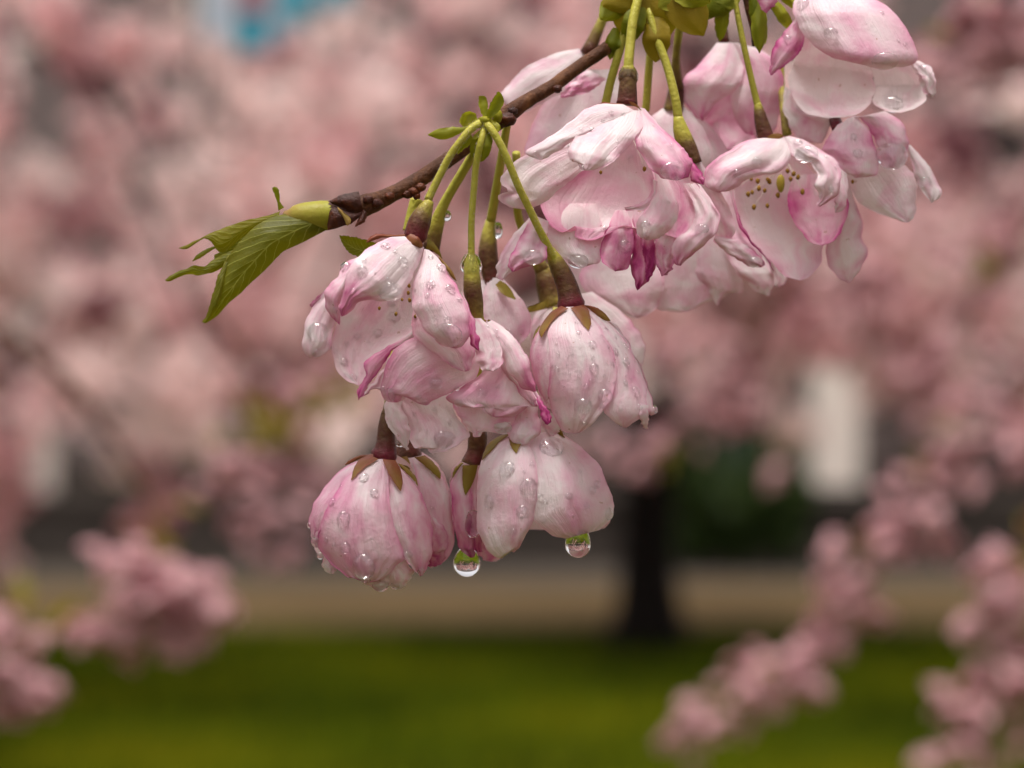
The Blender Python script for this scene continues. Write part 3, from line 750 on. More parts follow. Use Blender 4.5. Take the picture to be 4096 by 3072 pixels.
B_([(820, 400), (860, 270), (910, 180), (950, 128)], [(870, 425), (950, 345), (1000, 270), (1005, 190), (958, 130)], dep=(0, -0.6, -0.8), tint=(0.05, 0.1, 0), teeth=2.2, bulge=-0.6)
B_([(620, 510), (540, 520), (400, 525), (260, 550), (168, 605)], [(600, 580), (530, 590), (420, 640), (300, 652), (172, 610)], dep=(0.4, 0.0, 0.4), tint=(0.35, 0.3, 0), teeth=1.0)
B_([(700, 370), (620, 345), (550, 380), (520, 460), (560, 520)], [(720, 440), (680, 490), (640, 520), (600, 540), (565, 525)], dep=(0.4, -0.2, 0.4), bulge=-0.7, tint=(0.8, 0.3, 0), ruf=0.7, teeth=1.0)
B_([(760, 540), (660, 640), (630, 760), (650, 840), (690, 895)], [(820, 540), (880, 640), (865, 760), (820, 860), (760, 905)], dep=(1.6, 1.2, 1.4), bulge=-0.6, tint=(0.0, 0.15, 0), nu=12, ruf=0.4, teeth=0.6)
B_([(800, 540), (740, 640), (735, 760), (760, 850), (770, 900)], [(830, 540), (880, 650), (868, 760), (830, 850), (775, 903)], dep=(0.6, -0.2, 0.2), bulge=0.5, tint=(0.35, 0.2, 0), ruf=0.3, teeth=0.8)
B_([(760, 560), (700, 600), (660, 650), (690, 660)], [(790, 545), (770, 600), (740, 650), (695, 662)], dep=(0.4, -0.4), bulge=0.3, tint=(0.7, 0.2, 0), ruf=0.3)
B_([(860, 420), (930, 460), (980, 520), (960, 570)], [(850, 470), (890, 530), (930, 570), (950, 575)], dep=(0.4, -0.6), bulge=0.3, tint=(0.8, 0.2, 0), ruf=0.5)
B_([(620, 560), (540, 680), (500, 770), (480, 800)], [(660, 620), (640, 700), (560, 770), (500, 820)], dep=(1.0, 1.2), tint=(0.4, .2, 0), teeth=2.0)
# second cluster at the top, softer
n2 = empty('bract_cluster', tuple(Wp(V((1400, 20)), 14))); tag(n2, 'ragged yellow-green bracts at the top edge above the large open blossom', 'bracts')
def bracts(parent, items, d):
    for i, (cx, cy, ang, ln, wd, tn) in enumerate(items):
        a = R(ang); ax = np.array([math.cos(a), math.sin(a)]); pr = np.array([-ax[1], ax[0]])
        c = np.array([cx, cy], float)
        prof = ((0, .35), (.3, .9), (.6, 1.0), (.85, .6), (1, .05))
        L = [tuple(c + ax * ln * s - pr * wd * h) for s, h in prof]; Rr = [tuple(c + ax * ln * s + pr * wd * h) for s, h in prof]
        sheet('bract', parent, V, L, Rr, dep=(d, d - 1 + math.sin(i), d - 2 * math.cos(i * 1.7)), bulge=0.8, tint=(tn, 0.2, 0), ruf=0.6, mat='olive' if tn > 0.65 else 'bract', nu=9, nv=20, teeth=1.5)
bracts(n2, [(1410, -50, 150, 125, 46, .7), (1400, -50, 118, 135, 44, .95), (1420, -50, 85, 140, 42, .9), (1440, -50, 58, 150, 44, .95), (1440, -50, 30, 110, 36, .5), (1385, 0, 108, 105, 24, .15), (1420, 30, 92, 105, 30, 1.0), (1350, -10, 135, 75, 26, .3), (1500, -30, 150, 90, 30, .6), (1330, 60, 100, 70, 16, .1)], 13)
n3 = empty('bract_cluster', tuple(Wp(V((1600, 0)), 17))); tag(n3, 'dark green finger-shaped bracts at the top edge left of the domed blossom', 'bracts')
bracts(n3, [(1590, -10, 150, 110, 17, .0), (1565, -10, 96, 100, 15, .1), (1620, -30, 75, 130, 16, .0), (1640, -10, 90, 125, 17, .3), (1600, -30, 140, 100, 28, .15), (1570, -20, 120, 60, 26, .3), (1660, -10, 55, 100, 13, .5), (1680, -20, 35, 70, 14, .6)], 17)
sheet('bud_petal', n3, V, [(1640, -30), (1635, 0), (1650, 25)], [(1680, -30), (1678, 5), (1655, 28)], dep=(15, 14), bulge=0.8, tint=(.45, .1, .1), ruf=.2, nu=8, nv=10)
tube('stub', n3, V, [(1610, -40), (1622, 20), (1632, 60), (1634, 100)], [14, 14, 13, 10], 18, 'bark', n=10)

# ================================================================== THE BLOSSOMS
# ---- A: upper left, opening towards the viewer's left
A = flower(ZA, (1340, 150), 0, 'half open blossom nearest the leaf bud, pink lips and stamens showing')
pA = lambda L, Rr, **k: sheet('petal', A, ZA, L, Rr, **k)
pB_ = lambda L, Rr, **k: sheet('petal', A, ZB, L, Rr, **k)
tube('pedicel', A, ZT, [(760, 470), (660, 530), (560, 640), (420, 830), (310, 1040), (230, 1200), (170, 1330)], [44, 44, 43, 42, 42, 43, 46], [0.4, -0.4, -0.8, -0.6, -0.3, 0, 0], 'stem', tint=[0.15, 0.15, .2, .25, .22, .2, .3], n=26, sides=14, bumpy=0.03)
tube('calyx', A, ZA, [(1500, -260), (1450, -160), (1400, -50), (1360, 60), (1345, 130), (1330, 190)], [46, 84, 116, 120, 118, 70], [0, 0, 0, 0, 0.2, 0.6], 'stem', tint=[.3, .45, .75, .9, .95, .9], n=18, sides=18, bumpy=0.012)
sheet('petal', A, ZA, [(1230, 118), (1080, 132), (940, 190), (820, 270), (715, 355), (655, 470), (620, 590), (575, 720), (540, 860), (560, 955)],
      [(1440, 235), (1400, 350), (1345, 490), (1265, 640), (1130, 765), (985, 803), (860, 785), (765, 815), (690, 900), (575, 968)], dep=(-2.8, -5.5, -8, -9, -8.2), bulge=1.8, tint=(0.08, 0.10, 0.55), ruf=0.9, nu=22, nv=34)
sheet('petal', A, ZA, [(1440, 250), (1410, 380), (1360, 520), (1312, 640), (1315, 760), (1330, 870), (1370, 980), (1430, 1090), (1540, 1185), (1650, 1270), (1760, 1300)],
      [(1490, 262), (1570, 330), (1670, 470), (1760, 610), (1840, 740), (1885, 850), (1912, 950), (1917, 1060), (1905, 1180), (1850, 1270), (1765, 1301)], dep=(-2.2, -5.0, -7, -8, -8.5), bulge=2.4, tint=(0.10, 0.12, 0.30), ruf=0.7, nu=20, nv=32)
pA([(1820, 700), (1880, 860), (1905, 1000), (1910, 1130), (1930, 1240), (2030, 1345)], [(1850, 720), (1912, 860), (1962, 990), (1992, 1100), (2017, 1230), (2037, 1340)], dep=(-3.5, -5, -6, -6.5), bulge=0.5, tint=(0.5, 0.2, 0.45), ruf=0.3, nu=8)
pA([(900, 250), (720, 350), (620, 400), (562, 480), (545, 540), (450, 610), (402, 690), (388, 770), (400, 870), (450, 960)], [(1000, 320), (850, 420), (740, 500), (690, 570), (640, 660), (590, 770), (560, 860), (550, 950), (550, 1010), (540, 1045)], dep=(-2, -4, -5.5, -6, -5.5), bulge=1.6, tint=(0.12, 0.12, 0.2), ruf=0.8)
pA([(800, 330), (560, 540), (390, 710), (290, 830), (230, 950), (175, 1070), (150, 1170), (160, 1290), (195, 1365), (250, 1402)], [(900, 420), (700, 650), (560, 800), (510, 930), (485, 1060), (470, 1180), (458, 1290), (430, 1340), (350, 1392), (260, 1403)], dep=(0, -2, -3, -3.5, -3), bulge=0.9, tint=(0.08, 0.1, 0.05), ruf=0.6)
pA([(400, 680), (300, 770), (235, 835), (225, 820)], [(400, 720), (320, 800), (250, 870), (228, 830)], dep=(0, 0), tint=(.5, .2, .2), nu=6, nv=10)
pA([(1150, 300), (900, 500), (650, 780), (530, 980), (470, 1200), (478, 1371), (514, 1505), (629, 1638), (743, 1690)], [(1400, 350), (1430, 700), (1420, 950), (1390, 1080), (1260, 1180), (1090, 1290), (940, 1440), (830, 1600), (760, 1690)], dep=(2.5, 5.0, 5.0, 3.5, 1.5), bulge=-2.5, tint=(0.10, 0.05, 0.05), ruf=0.5, nu=20, nv=30)
pA([(1320, 1100), (1150, 1225), (980, 1320), (840, 1410), (808, 1480), (825, 1570), (790, 1650), (745, 1760), (745, 1840)], [(1345, 1170), (1220, 1262), (1110, 1322), (1010, 1470), (910, 1610), (835, 1740), (755, 1852)], dep=(1, -0.5, -1.5, -2.5), bulge=0.6, tint=(0.62, 0.1, 0.1), ruf=0.3, nu=9)
pB_([(560, 230), (400, 330), (290, 450), (220, 580), (120, 720), (20, 835), (0, 890)], [(600, 280), (430, 430), (320, 570), (250, 690), (210, 800), (120, 810), (20, 882)], dep=(3, 2.4, 2, 1.5), bulge=0.4, tint=(0.12, 0.1, 0.0), ruf=0.3, nu=9)
pB_([(560, -250), (530, 0), (525, 220), (600, 300), (700, 392), (800, 450), (900, 530), (980, 592), (1080, 622)], [(750, -250), (900, -50), (1080, 150), (1160, 300), (1180, 420), (1170, 520), (1150, 585), (1120, 612), (1085, 622)], dep=(1, -0.5, -2.5, -3.6, -4.0), bulge=0.8, tint=(0.22, 0.08, 0.1), ruf=0.5)
pB_([(1150, 60), (1170, 300), (1190, 450), (1205, 540), (1260, 600), (1350, 622)], [(1250, 60), (1380, 200), (1440, 320), (1472, 430), (1482, 520), (1440, 592), (1360, 622)], dep=(0, -1.5, -3.0), bulge=0.6, tint=(0.12, 0.06, 0.1), ruf=0.5)
sheet('sepal', A, ZA, [(1240, 95), (1100, 102), (950, 92), (880, 120), (830, 180)], [(1240, 132), (1100, 130), (980, 138), (900, 168), (835, 185)], dep=(-0.5, -1.5, -2.5), bulge=0.4, tint=(.8, .1, .1), mat='sepal', nu=7, nv=14, ruf=0.2)
sheet('sepal', A, ZA, [(1250, 120), (1260, 190), (1330, 240), (1420, 240)], [(1300, 90), (1380, 130), (1420, 190), (1425, 235)], dep=(-3.2, -4.0, -3.6), bulge=0.4, tint=(.6, .2, .2), mat='sepal', nu=8, nv=12, ruf=0.5)
lfA = sheet('leaflet', A, ZA, [(960, 200), (870, 172), (770, 145), (660, 122), (545, 113)], [(900, 400), (735, 328), (650, 290), (590, 205), (548, 120)], dep=(2, 2.5, 2.5), bulge=-0.5, tint=(0.05, 0.1, 0), mat='leaf', nu=12, nv=30, ruf=0.3, teeth=3.0); lfA['label'] = 'small toothed green leaflet behind the petal'
sheet('sepal', A, ZA, [(1480, 140), (1545, 190), (1605, 280), (1632, 350)], [(1460, 250), (1530, 270), (1590, 320), (1628, 355)], dep=(1, 1, 1.5), bulge=0.4, tint=(0, .1, .1), mat='sepal', nu=7, nv=12, ruf=0.1)
sheet('sepal', A, ZA, [(1600, 330), (1680, 420), (1750, 510), (1785, 590)], [(1590, 360), (1660, 450), (1730, 550), (1782, 592)], dep=(-1, -2, -2), bulge=0.2, tint=(.4, .1, .1), mat='sepal', nu=5, nv=10, ruf=0.1)
stamens(A, ZA, [(1207, 785), (1285, 792), (968, 877), (1143, 937), (1347, 962), (1280, 640), (1272, 715)], (1310, 330), -1.5, -0.5, 21)

# ---- B: middle, ruffled, tucked under A
B = flower(ZB, (1240, 100), 3, 'ruffled pink blossom in the middle, tucked under its two neighbours')
pB = lambda L, Rr, **k: sheet('petal', B, ZB, L, Rr, **k)
tube('pedicel', B, ZT, [(790, 520), (760, 680), (725, 820), (700, 960), (680, 1200), (655, 1500), (650, 1750), (652, 1990)], [36, 40, 40, 38, 37, 37, 38, 40], [0.5, -0.5, 0, 0.5, 1, 1.5, 2, 2.2], 'stem', tint=[.15, .1, .15, .2, .2, .2, .15, .15], n=26, sides=14, bumpy=0.03)
tube('calyx', B, ZA, [(1935, 290), (1938, 420), (1942, 530), (1950, 680), (1975, 820), (2010, 960), (2024, 1010), (2020, 1095)], [34, 62, 86, 96, 90, 58, 50, 56], [2.2, 2.2, 2.2, 2.2, 2.4, 2.6, 2.8, 3.2], 'stem', tint=[.1, .1, .3, .68, .62, .45, .2, .1], n=24, sides=18, bumpy=0.012)
sheet('petal', B, ZB, [(1100, 300), (850, 290), (650, 280), (540, 262), (430, 310), (320, 410), (250, 540), (210, 680), (190, 800), (210, 890), (265, 940), (350, 947)],
      [(1250, 480), (1215, 652), (1130, 720), (1040, 780), (950, 832), (850, 882), (740, 932), (650, 966), (560, 946), (500, 905), (470, 868), (425, 922), (360, 947)], dep=(3.0, 0.8, -0.8, -1.5, -1.0), bulge=2.2, tint=(0.30, 0.10, 0.10), ruf=0.8, nu=24, nv=34)
sheet('petal', B, ZB, [(1500, 350), (1400, 500), (1250, 640), (1080, 760), (950, 840), (885, 895), (950, 957), (1050, 997), (1140, 990), (1215, 950), (1240, 903), (1245, 960), (1290, 1045), (1380, 1098)],
      [(1650, 380), (1720, 560), (1760, 700), (1800, 820), (1850, 900), (1882, 992), (1800, 990), (1740, 997), (1690, 1040), (1630, 1085), (1560, 1104), (1480, 1110), (1400, 1104)], dep=(3, 1.6, 0.8, 0.0, -0.4), bulge=1.8, tint=(0.26, 0.05, 0.06), ruf=1.1, nu=24, nv=34)
pB([(1245, 150), (1330, 280), (1420, 360), (1480, 480), (1530, 620), (1620, 730), (1720, 810), (1830, 862)], [(1360, 78), (1460, 138), (1562, 220), (1650, 330), (1722, 440), (1767, 560), (1802, 700), (1837, 850)], dep=(1.5, -1.2, -2.2, -1.6), bulge=1.2, tint=(0.12, 0.10, 0.55), ruf=0.4)
pB([(1800, 835), (1850, 960), (1870, 1060), (1900, 1140), (1950, 1186)], [(1832, 828), (1892, 930), (1952, 1020), (2002, 1120), (1962, 1182)], dep=(-1.8, -2.8, -3.2), bulge=0.4, tint=(0.78, 0.1, 0.1), ruf=0.3, nu=9)
pB([(1420, 350), (1440, 480), (1470, 600), (1560, 720), (1700, 900), (1790, 980)], [(1520, 400), (1560, 560), (1640, 700), (1740, 800), (1800, 860), (1860, 990)], dep=(1.5, 0.2, -0.6), bulge=0.8, tint=(0.15, 0.1, 0.15), ruf=0.6)
pB([(500, 700), (330, 880), (390, 960), (440, 1060), (495, 1200), (500, 1330), (560, 1432), (650, 1400), (720, 1482)], [(900, 700), (940, 900), (972, 1050), (1052, 1170), (1132, 1276), (1092, 1330), (1000, 1402), (900, 1452), (760, 1492)], dep=(6, 5, 4.2, 3.8), bulge=1.0, tint=(0.05, 0.03, 0.04), ruf=0.9, nu=20)
pB([(350, 800), (237, 950), (230, 1040), (265, 1170), (320, 1270), (400, 1372), (480, 1446)], [(450, 820), (410, 960), (440, 1060), (492, 1180), (502, 1290), (490, 1400), (492, 1442)], dep=(4.5, 3.2, 2.8, 3.2), bulge=1.0, tint=(0.03, 0.03, 0), ruf=0.5)
pB([(1000, 700), (955, 950), (1000, 1070), (1070, 1190), (1140, 1266), (1203, 1313)], [(1700, 700), (1762, 960), (1722, 1050), (1650, 1140), (1540, 1252), (1450, 1277), (1330, 1256), (1262, 1260), (1213, 1312)], dep=(5, 3.2, 2.6, 2.6), bulge=1.2, tint=(0.20, 0.04, 0.02), ruf=0.8)
pB([(1650, 850), (1620, 1080), (1530, 1270), (1570, 1352), (1640, 1392), (1690, 1397)], [(1850, 900), (1852, 1080), (1882, 1200), (1862, 1280), (1800, 1342), (1740, 1387), (1700, 1397)], dep=(4, 2.5, 1.5, 1.2), bulge=0.9, tint=(0.15, 0.05, 0.02), ruf=0.5)
pB([(1380, 1180), (1400, 1230), (1450, 1275)], [(1560, 1150), (1570, 1200), (1500, 1268)], dep=(1.2, 1.2), bulge=0.5, tint=(0.05, 0, 0), nu=7, nv=10)
sheet('sepal', B, ZB, [(1280, 70), (1240, 120), (1225, 180)], [(1310, 85), (1270, 130), (1232, 182)], dep=(1.0, 0.2), tint=(.2, .1, .1), mat='sepal', nu=5, nv=9, ruf=0.1)
sheet('sepal', B, ZB, [(1330, 70), (1420, 120), (1500, 165), (1540, 192)], [(1310, 90), (1420, 140), (1490, 185), (1538, 195)], dep=(1.5, 1.0), tint=(.2, .2, .1), mat='sepal', nu=5, nv=9, ruf=0.1)

# ---- C: right, egg-shaped
C_ = flower(ZC, (640, 120), 5, 'egg-shaped blossom on the longest stalk, right of the middle, beaded with rain')
bC = make_body(ZC, [(90, 635, 70), (180, 650, 210), (300, 680, 340), (450, 715, 490), (700, 765, 575), (1000, 845, 610), (1250, 950, 610), (1400, 960, 590), (1540, 950, 520)], 5.0)
pC = lambda L, Rr, lay=0.0, **k: sheet('petal', C_, ZC, L, Rr, body=bC, lay=lay, **{**dict(ruf=0.35, bulge=0.35), **k})
back_petals(C_, bC)
tube('pedicel', C_, ZT, [(800, 470), (870, 540), (960, 690), (1060, 900), (1160, 1150), (1290, 1420), (1390, 1630), (1480, 1800), (1560, 1960), (1600, 2050)], [44, 44, 42, 42, 42, 42, 43, 43, 43, 44], [0.4, -0.5, -0.8, -0.6, 0, 1, 2, 3, 4, 4.4], 'stem', tint=[.1, .12, .15, .2, .25, .3, .25, .2, .15, .2], n=34, sides=14, bumpy=0.03)
tube('calyx', C_, ZF, [(462, 1130), (480, 1180), (520, 1260), (560, 1340), (590, 1420), (606, 1490), (615, 1540), (625, 1585)], [28, 46, 66, 76, 82, 90, 104, 90], [4.4, 4.6, 4.8, 5, 5, 5, 5, 5], 'stem', tint=[.1, .2, .6, .72, .75, .85, 1, 1], n=22, sides=20, bumpy=0.012)
sheet('petal', C_, ZC, [(600, 130), (480, 230), (400, 350), (405, 520), (412, 700), (405, 900), (400, 1080), (420, 1250), (480, 1400), (560, 1505), (690, 1535)],
      [(700, 130), (850, 230), (960, 370), (1060, 520), (1130, 680), (1153, 850), (1136, 1010), (1080, 1150), (1010, 1290), (890, 1420), (780, 1511), (695, 1536)], body=bC, lay=-0.9, bulge=0.6, tint=(0.16, 0.04, 0.02), ruf=0.45, fold=1.05, nu=24, nv=36)
pC([(540, 140), (380, 250), (290, 370), (230, 500), (196, 640), (190, 740), (215, 850), (260, 980), (300, 1080), (380, 1200)], [(620, 150), (520, 250), (450, 380), (440, 600), (440, 800), (435, 1000), (425, 1100), (395, 1195)], -0.3, tint=(0.24, 0.04, 0.08))
pC([(780, 130), (900, 280), (1000, 470), (1090, 650), (1110, 850), (1090, 1040), (1040, 1200), (1020, 1290), (1070, 1352), (1130, 1412), (1240, 1467)], [(850, 130), (980, 250), (1120, 370), (1212, 460), (1290, 560), (1342, 690), (1400, 800), (1450, 930), (1470, 1050), (1482, 1150), (1490, 1300), (1385, 1380), (1300, 1452), (1260, 1468)], -0.3, tint=(0.14, 0.05, 0.05))
pC([(1000, 250), (1200, 440), (1320, 660), (1400, 850), (1440, 1000), (1460, 1150), (1480, 1270), (1535, 1336)], [(1080, 290), (1162, 340), (1222, 440), (1292, 520), (1332, 640), (1430, 790), (1470, 920), (1502, 1040), (1540, 1140), (1562, 1230), (1602, 1280), (1545, 1338)], 0.5, tint=(0.18, 0.06, 0.05), ruf=0.6)
pC([(1410, 1200), (1400, 1330), (1430, 1430), (1465, 1479)], [(1505, 1220), (1502, 1350), (1496, 1430), (1480, 1479)], -0.7, tint=(0.12, 0.05, 0), nu=8, nv=14)
pC([(360, 1280), (300, 1380), (330, 1460), (385, 1550), (430, 1562)], [(560, 1350), (540, 1450), (495, 1530), (440, 1563)], 0.6, tint=(0.08, 0.02, 0), nu=9, nv=16)
sC = lambda L, Rr, lay=-1.6, **k: sheet('sepal', C_, ZC, L, Rr, body=bC, lay=lay, mat='sepal', **{**dict(nu=8, nv=14, ruf=0.15, bulge=0.25, tint=(.25, .25, .5)), **k})
sC([(540, 120), (420, 190), (350, 280), (302, 360), (288, 420), (315, 471)], [(620, 150), (500, 230), (420, 310), (380, 380), (340, 440), (320, 471)])
sC([(640, 140), (705, 220), (765, 310), (833, 390)], [(790, 105), (842, 160), (864, 260), (862, 330), (840, 387)])
sC([(790, 110), (890, 190), (1000, 270), (1088, 292)], [(860, 118), (950, 148), (1030, 210), (1088, 287)], -1.0)
sC([(300, 330), (240, 420), (218, 490)], [(310, 360), (262, 430), (226, 492)], 0.0, nu=5, tint=(.1, .1, .1))

# ---- D: bottom left
Dd = flower(ZD, (740, 470), 6, 'globe-shaped blossom lowest at the left, dark red stalk')
bD = make_body(ZD, [(440, 735, 90), (520, 720, 235), (620, 680, 340), (760, 650, 430), (900, 628, 492), (1100, 632, 515), (1300, 668, 500), (1450, 690, 460), (1590, 700, 370)], 6.0, 0.86)
pD = lambda L, Rr, lay=0.0, **k: sheet('petal', Dd, ZD, L, Rr, body=bD, lay=lay, **{**dict(ruf=0.55, bulge=0.5, fold=1.5), **k})
back_petals(Dd, bD)
tube('pedicel', Dd, ZD, [(800, -900), (795, -600), (785, -300), (775, -60), (765, 60), (758, 130)], [22, 23, 24, 26, 34, 50], [20, 18, 14, 9, 6.6, 6], 'stem', tint=[.2, .25, .3, .3, .5, .7], n=20, sides=12, bumpy=0.02)
tube('calyx', Dd, ZD, [(768, 60), (760, 140), (755, 230), (755, 320), (750, 400), (738, 455), (728, 500)], [32, 54, 70, 78, 92, 112, 100], [6.2, 6, 6, 6, 6, 6, 6], 'stem', tint=[.5, .7, .72, .8, .9, .98, 1], n=20, sides=20, bumpy=0.012)
sheet('petal', Dd, ZD, [(650, 490), (480, 590), (390, 680), (300, 830), (240, 950), (205, 1100), (200, 1230), (260, 1310), (340, 1390), (440, 1470), (490, 1476), (560, 1511)],
      [(740, 490), (770, 600), (782, 740), (782, 850), (802, 960), (832, 1080), (872, 1180), (906, 1310), (842, 1370), (790, 1440), (700, 1500), (600, 1516)], body=bD, lay=-1.0, bulge=0.9, tint=(0.26, 0.10, 0.02), ruf=0.7, fold=1.6, nu=24, nv=36)
pD([(620, 480), (480, 520), (370, 590), (270, 690), (180, 810), (130, 930), (120, 1040), (145, 1120), (190, 1152)], [(640, 500), (520, 590), (430, 690), (350, 830), (280, 960), (240, 1080), (205, 1145)], -0.2, tint=(0.34, 0.12, 0.1))
pD([(760, 500), (775, 660), (765, 760), (785, 900), (815, 1050), (855, 1180), (905, 1300), (960, 1380), (1000, 1430), (1040, 1461)], [(830, 520), (932, 620), (1022, 740), (1082, 860), (1122, 980), (1142, 1100), (1140, 1230), (1112, 1370), (1062, 1452)], -0.35, tint=(0.3, 0.1, 0.05), bulge=1.0)
pD([(690, 1250), (730, 1450), (780, 1532), (868, 1572)], [(900, 1250), (952, 1380), (987, 1430), (932, 1520), (877, 1572)], 0.6, tint=(0.05, 0.02, 0))
pD([(190, 1120), (228, 1300), (230, 1390), (290, 1441)], [(300, 1180), (342, 1350), (347, 1400), (322, 1441)], 0.3, tint=(0.12, 0.05, 0), nu=9, nv=14)
pD([(130, 1050), (138, 1150), (190, 1232), (210, 1237)], [(215, 1070), (220, 1150), (220, 1200), (213, 1237)], 0.2, tint=(0.35, 0.1, 0), nu=7, nv=12)
pD([(500, 1350), (560, 1511), (620, 1541), (690, 1580)], [(800, 1350), (792, 1480), (770, 1541), (700, 1580)], 0.2, tint=(0.1, 0.05, 0))
sD = lambda L, Rr, lay=-1.7, **k: sheet('sepal', Dd, ZD, L, Rr, body=bD, lay=lay, mat='sepal', **{**dict(nu=8, nv=14, ruf=0.15, bulge=0.25, tint=(.3, .25, .5)), **k})
sD([(640, 465), (540, 488), (490, 570), (463, 662)], [(695, 490), (600, 545), (530, 605), (474, 662)])
sD([(725, 490), (770, 600), (820, 680), (873, 757)], [(835, 500), (875, 580), (893, 680), (880, 752)])
sD([(850, 525), (920, 600), (980, 660), (1018, 714)], [(885, 532), (960, 588), (1003, 640), (1020, 707)], -0.7, tint=(.1, .1, .3))
sD([(650, 448), (540, 458), (450, 498), (413, 537)], [(650, 478), (560, 482), (490, 512), (420, 540)], -0.9, tint=(.7, .1, .3))

# ---- D2: behind D
D2 = flower(ZD, (940, 450), 14, 'blossom half hidden behind the lowest left globe, green sepals')
bD2 = make_body(ZD, [(420, 940, 100), (500, 1000, 160), (620, 1040, 210), (800, 1080, 230), (1000, 1120, 215), (1200, 1140, 185), (1400, 1150, 120)], 13.0)
p2 = lambda L, Rr, lay=0.0, **k: sheet('petal', D2, ZD, L, Rr, body=bD2, lay=lay, **{**dict(ruf=0.3, bulge=0.3), **k})
back_petals(D2, bD2)
tube('pedicel', D2, ZD, [(900, -600), (905, -300), (915, 0), (925, 250), (930, 330)], [24, 24, 25, 34, 70], [11, 12, 13, 13, 13], 'stem', tint=[.2, .2, .3, .5, .7], n=14)
tube('calyx', D2, ZD, [(928, 290), (930, 380), (935, 440), (940, 500)], [60, 95, 118, 120], 13, 'stem', tint=[.7, .75, .8, .7], n=12, sides=16)
p2([(960, 480), (1000, 600), (1040, 800), (1060, 950), (1090, 1150), (1110, 1380), (1180, 1372)], [(1050, 460), (1182, 580), (1262, 720), (1297, 900), (1322, 1100), (1312, 1230), (1252, 1330), (1190, 1372)], -0.4, tint=(0.25, 0.1, 0.15))
p2([(900, 480), (860, 700), (880, 1000), (1000, 1300)], [(1000, 480), (1080, 700), (1130, 1000), (1120, 1300)], 0.2, tint=(0.2, 0.05, 0.05))
p2([(1110, 960), (1135, 1100), (1140, 1250), (1200, 1262)], [(1160, 978), (1242, 1060), (1272, 1150), (1257, 1230), (1207, 1262)], -1.4, tint=(0.4, 0.1, 0.1), nu=10, nv=14)
p2([(1130, 1230), (1120, 1320), (1113, 1382)], [(1242, 1230), (1242, 1320), (1190, 1372), (1125, 1384)], -0.9, tint=(0.75, 0.1, 0.1), nu=9, nv=12)
s2 = lambda L, Rr: sheet('sepal', D2, ZD, L, Rr, body=bD2, lay=-1.2, mat='sepal', nu=8, nv=12, ruf=0.1, bulge=0.3, tint=(0.0, .1, .5))
s2([(835, 480), (855, 540), (925, 605)], [(930, 465), (955, 520), (952, 600)]); s2([(990, 475), (1070, 540), (1150, 612), (1203, 657)], [(1080, 458), (1152, 520), (1203, 590), (1209, 650)])

# ---- E0: narrow, behind E
E0 = flower(ZE, (340, 430), 11, 'narrow deep pink blossom between the two lowest blossoms, green sepals')
bE0 = make_body(ZE, [(390, 335, 110), (450, 300, 150), (560, 270, 150), (700, 265, 160), (900, 290, 175), (1100, 320, 170), (1340, 330, 90)], 11.0)
pE0 = lambda L, Rr, lay=0.0, **k: sheet('petal', E0, ZE, L, Rr, body=bE0, lay=lay, **{**dict(ruf=0.3, bulge=0.3), **k})
back_petals(E0, bE0, 2)
tube('pedicel', E0, ZE, [(420, -900), (410, -500), (400, -200), (398, -20), (395, 80)], [26, 26, 28, 45, 80], [9, 10, 10.5, 11, 11], 'stem', tint=[.2, .25, .4, .6, .7], n=14)
tube('calyx', E0, ZE, [(398, 20), (393, 130), (388, 220), (372, 310), (345, 390), (325, 440)], [60, 92, 96, 88, 100, 105], 11, 'stem', tint=[.6, .7, .72, .8, .85, .6], n=16, sides=18)
pE0([(240, 430), (150, 560), (130, 680), (150, 900), (165, 1080), (205, 1240), (300, 1352)], [(290, 450), (300, 600), (330, 720), (340, 850), (330, 1000), (345, 1150), (362, 1320), (310, 1352)], -0.4, tint=(0.4, 0.15, 0.3))
pE0([(270, 450), (290, 700), (300, 900), (320, 1100), (360, 1290)], [(420, 440), (400, 560), (390, 700), (400, 900), (430, 1100), (420, 1290)], -0.1, tint=(0.45, 0.1, 0.3))
pE0([(340, 1000), (335, 1150), (350, 1240), (430, 1352), (520, 1384)], [(500, 950), (600, 1200), (667, 1290), (612, 1362), (530, 1385)], 1.5, tint=(0.4, 0.1, 0.05))
s0 = lambda L, Rr, **k: sheet('sepal', E0, ZE, L, Rr, body=bE0, lay=-1.0, mat='sepal', nu=8, nv=12, ruf=0.1, bulge=0.35, tint=(0.0, .08, .25))
s0([(245, 440), (243, 560), (250, 660), (266, 732)], [(395, 440), (372, 540), (330, 650), (276, 730)]); s0([(235, 410), (170, 470), (143, 562)], [(255, 425), (205, 475), (152, 567)])

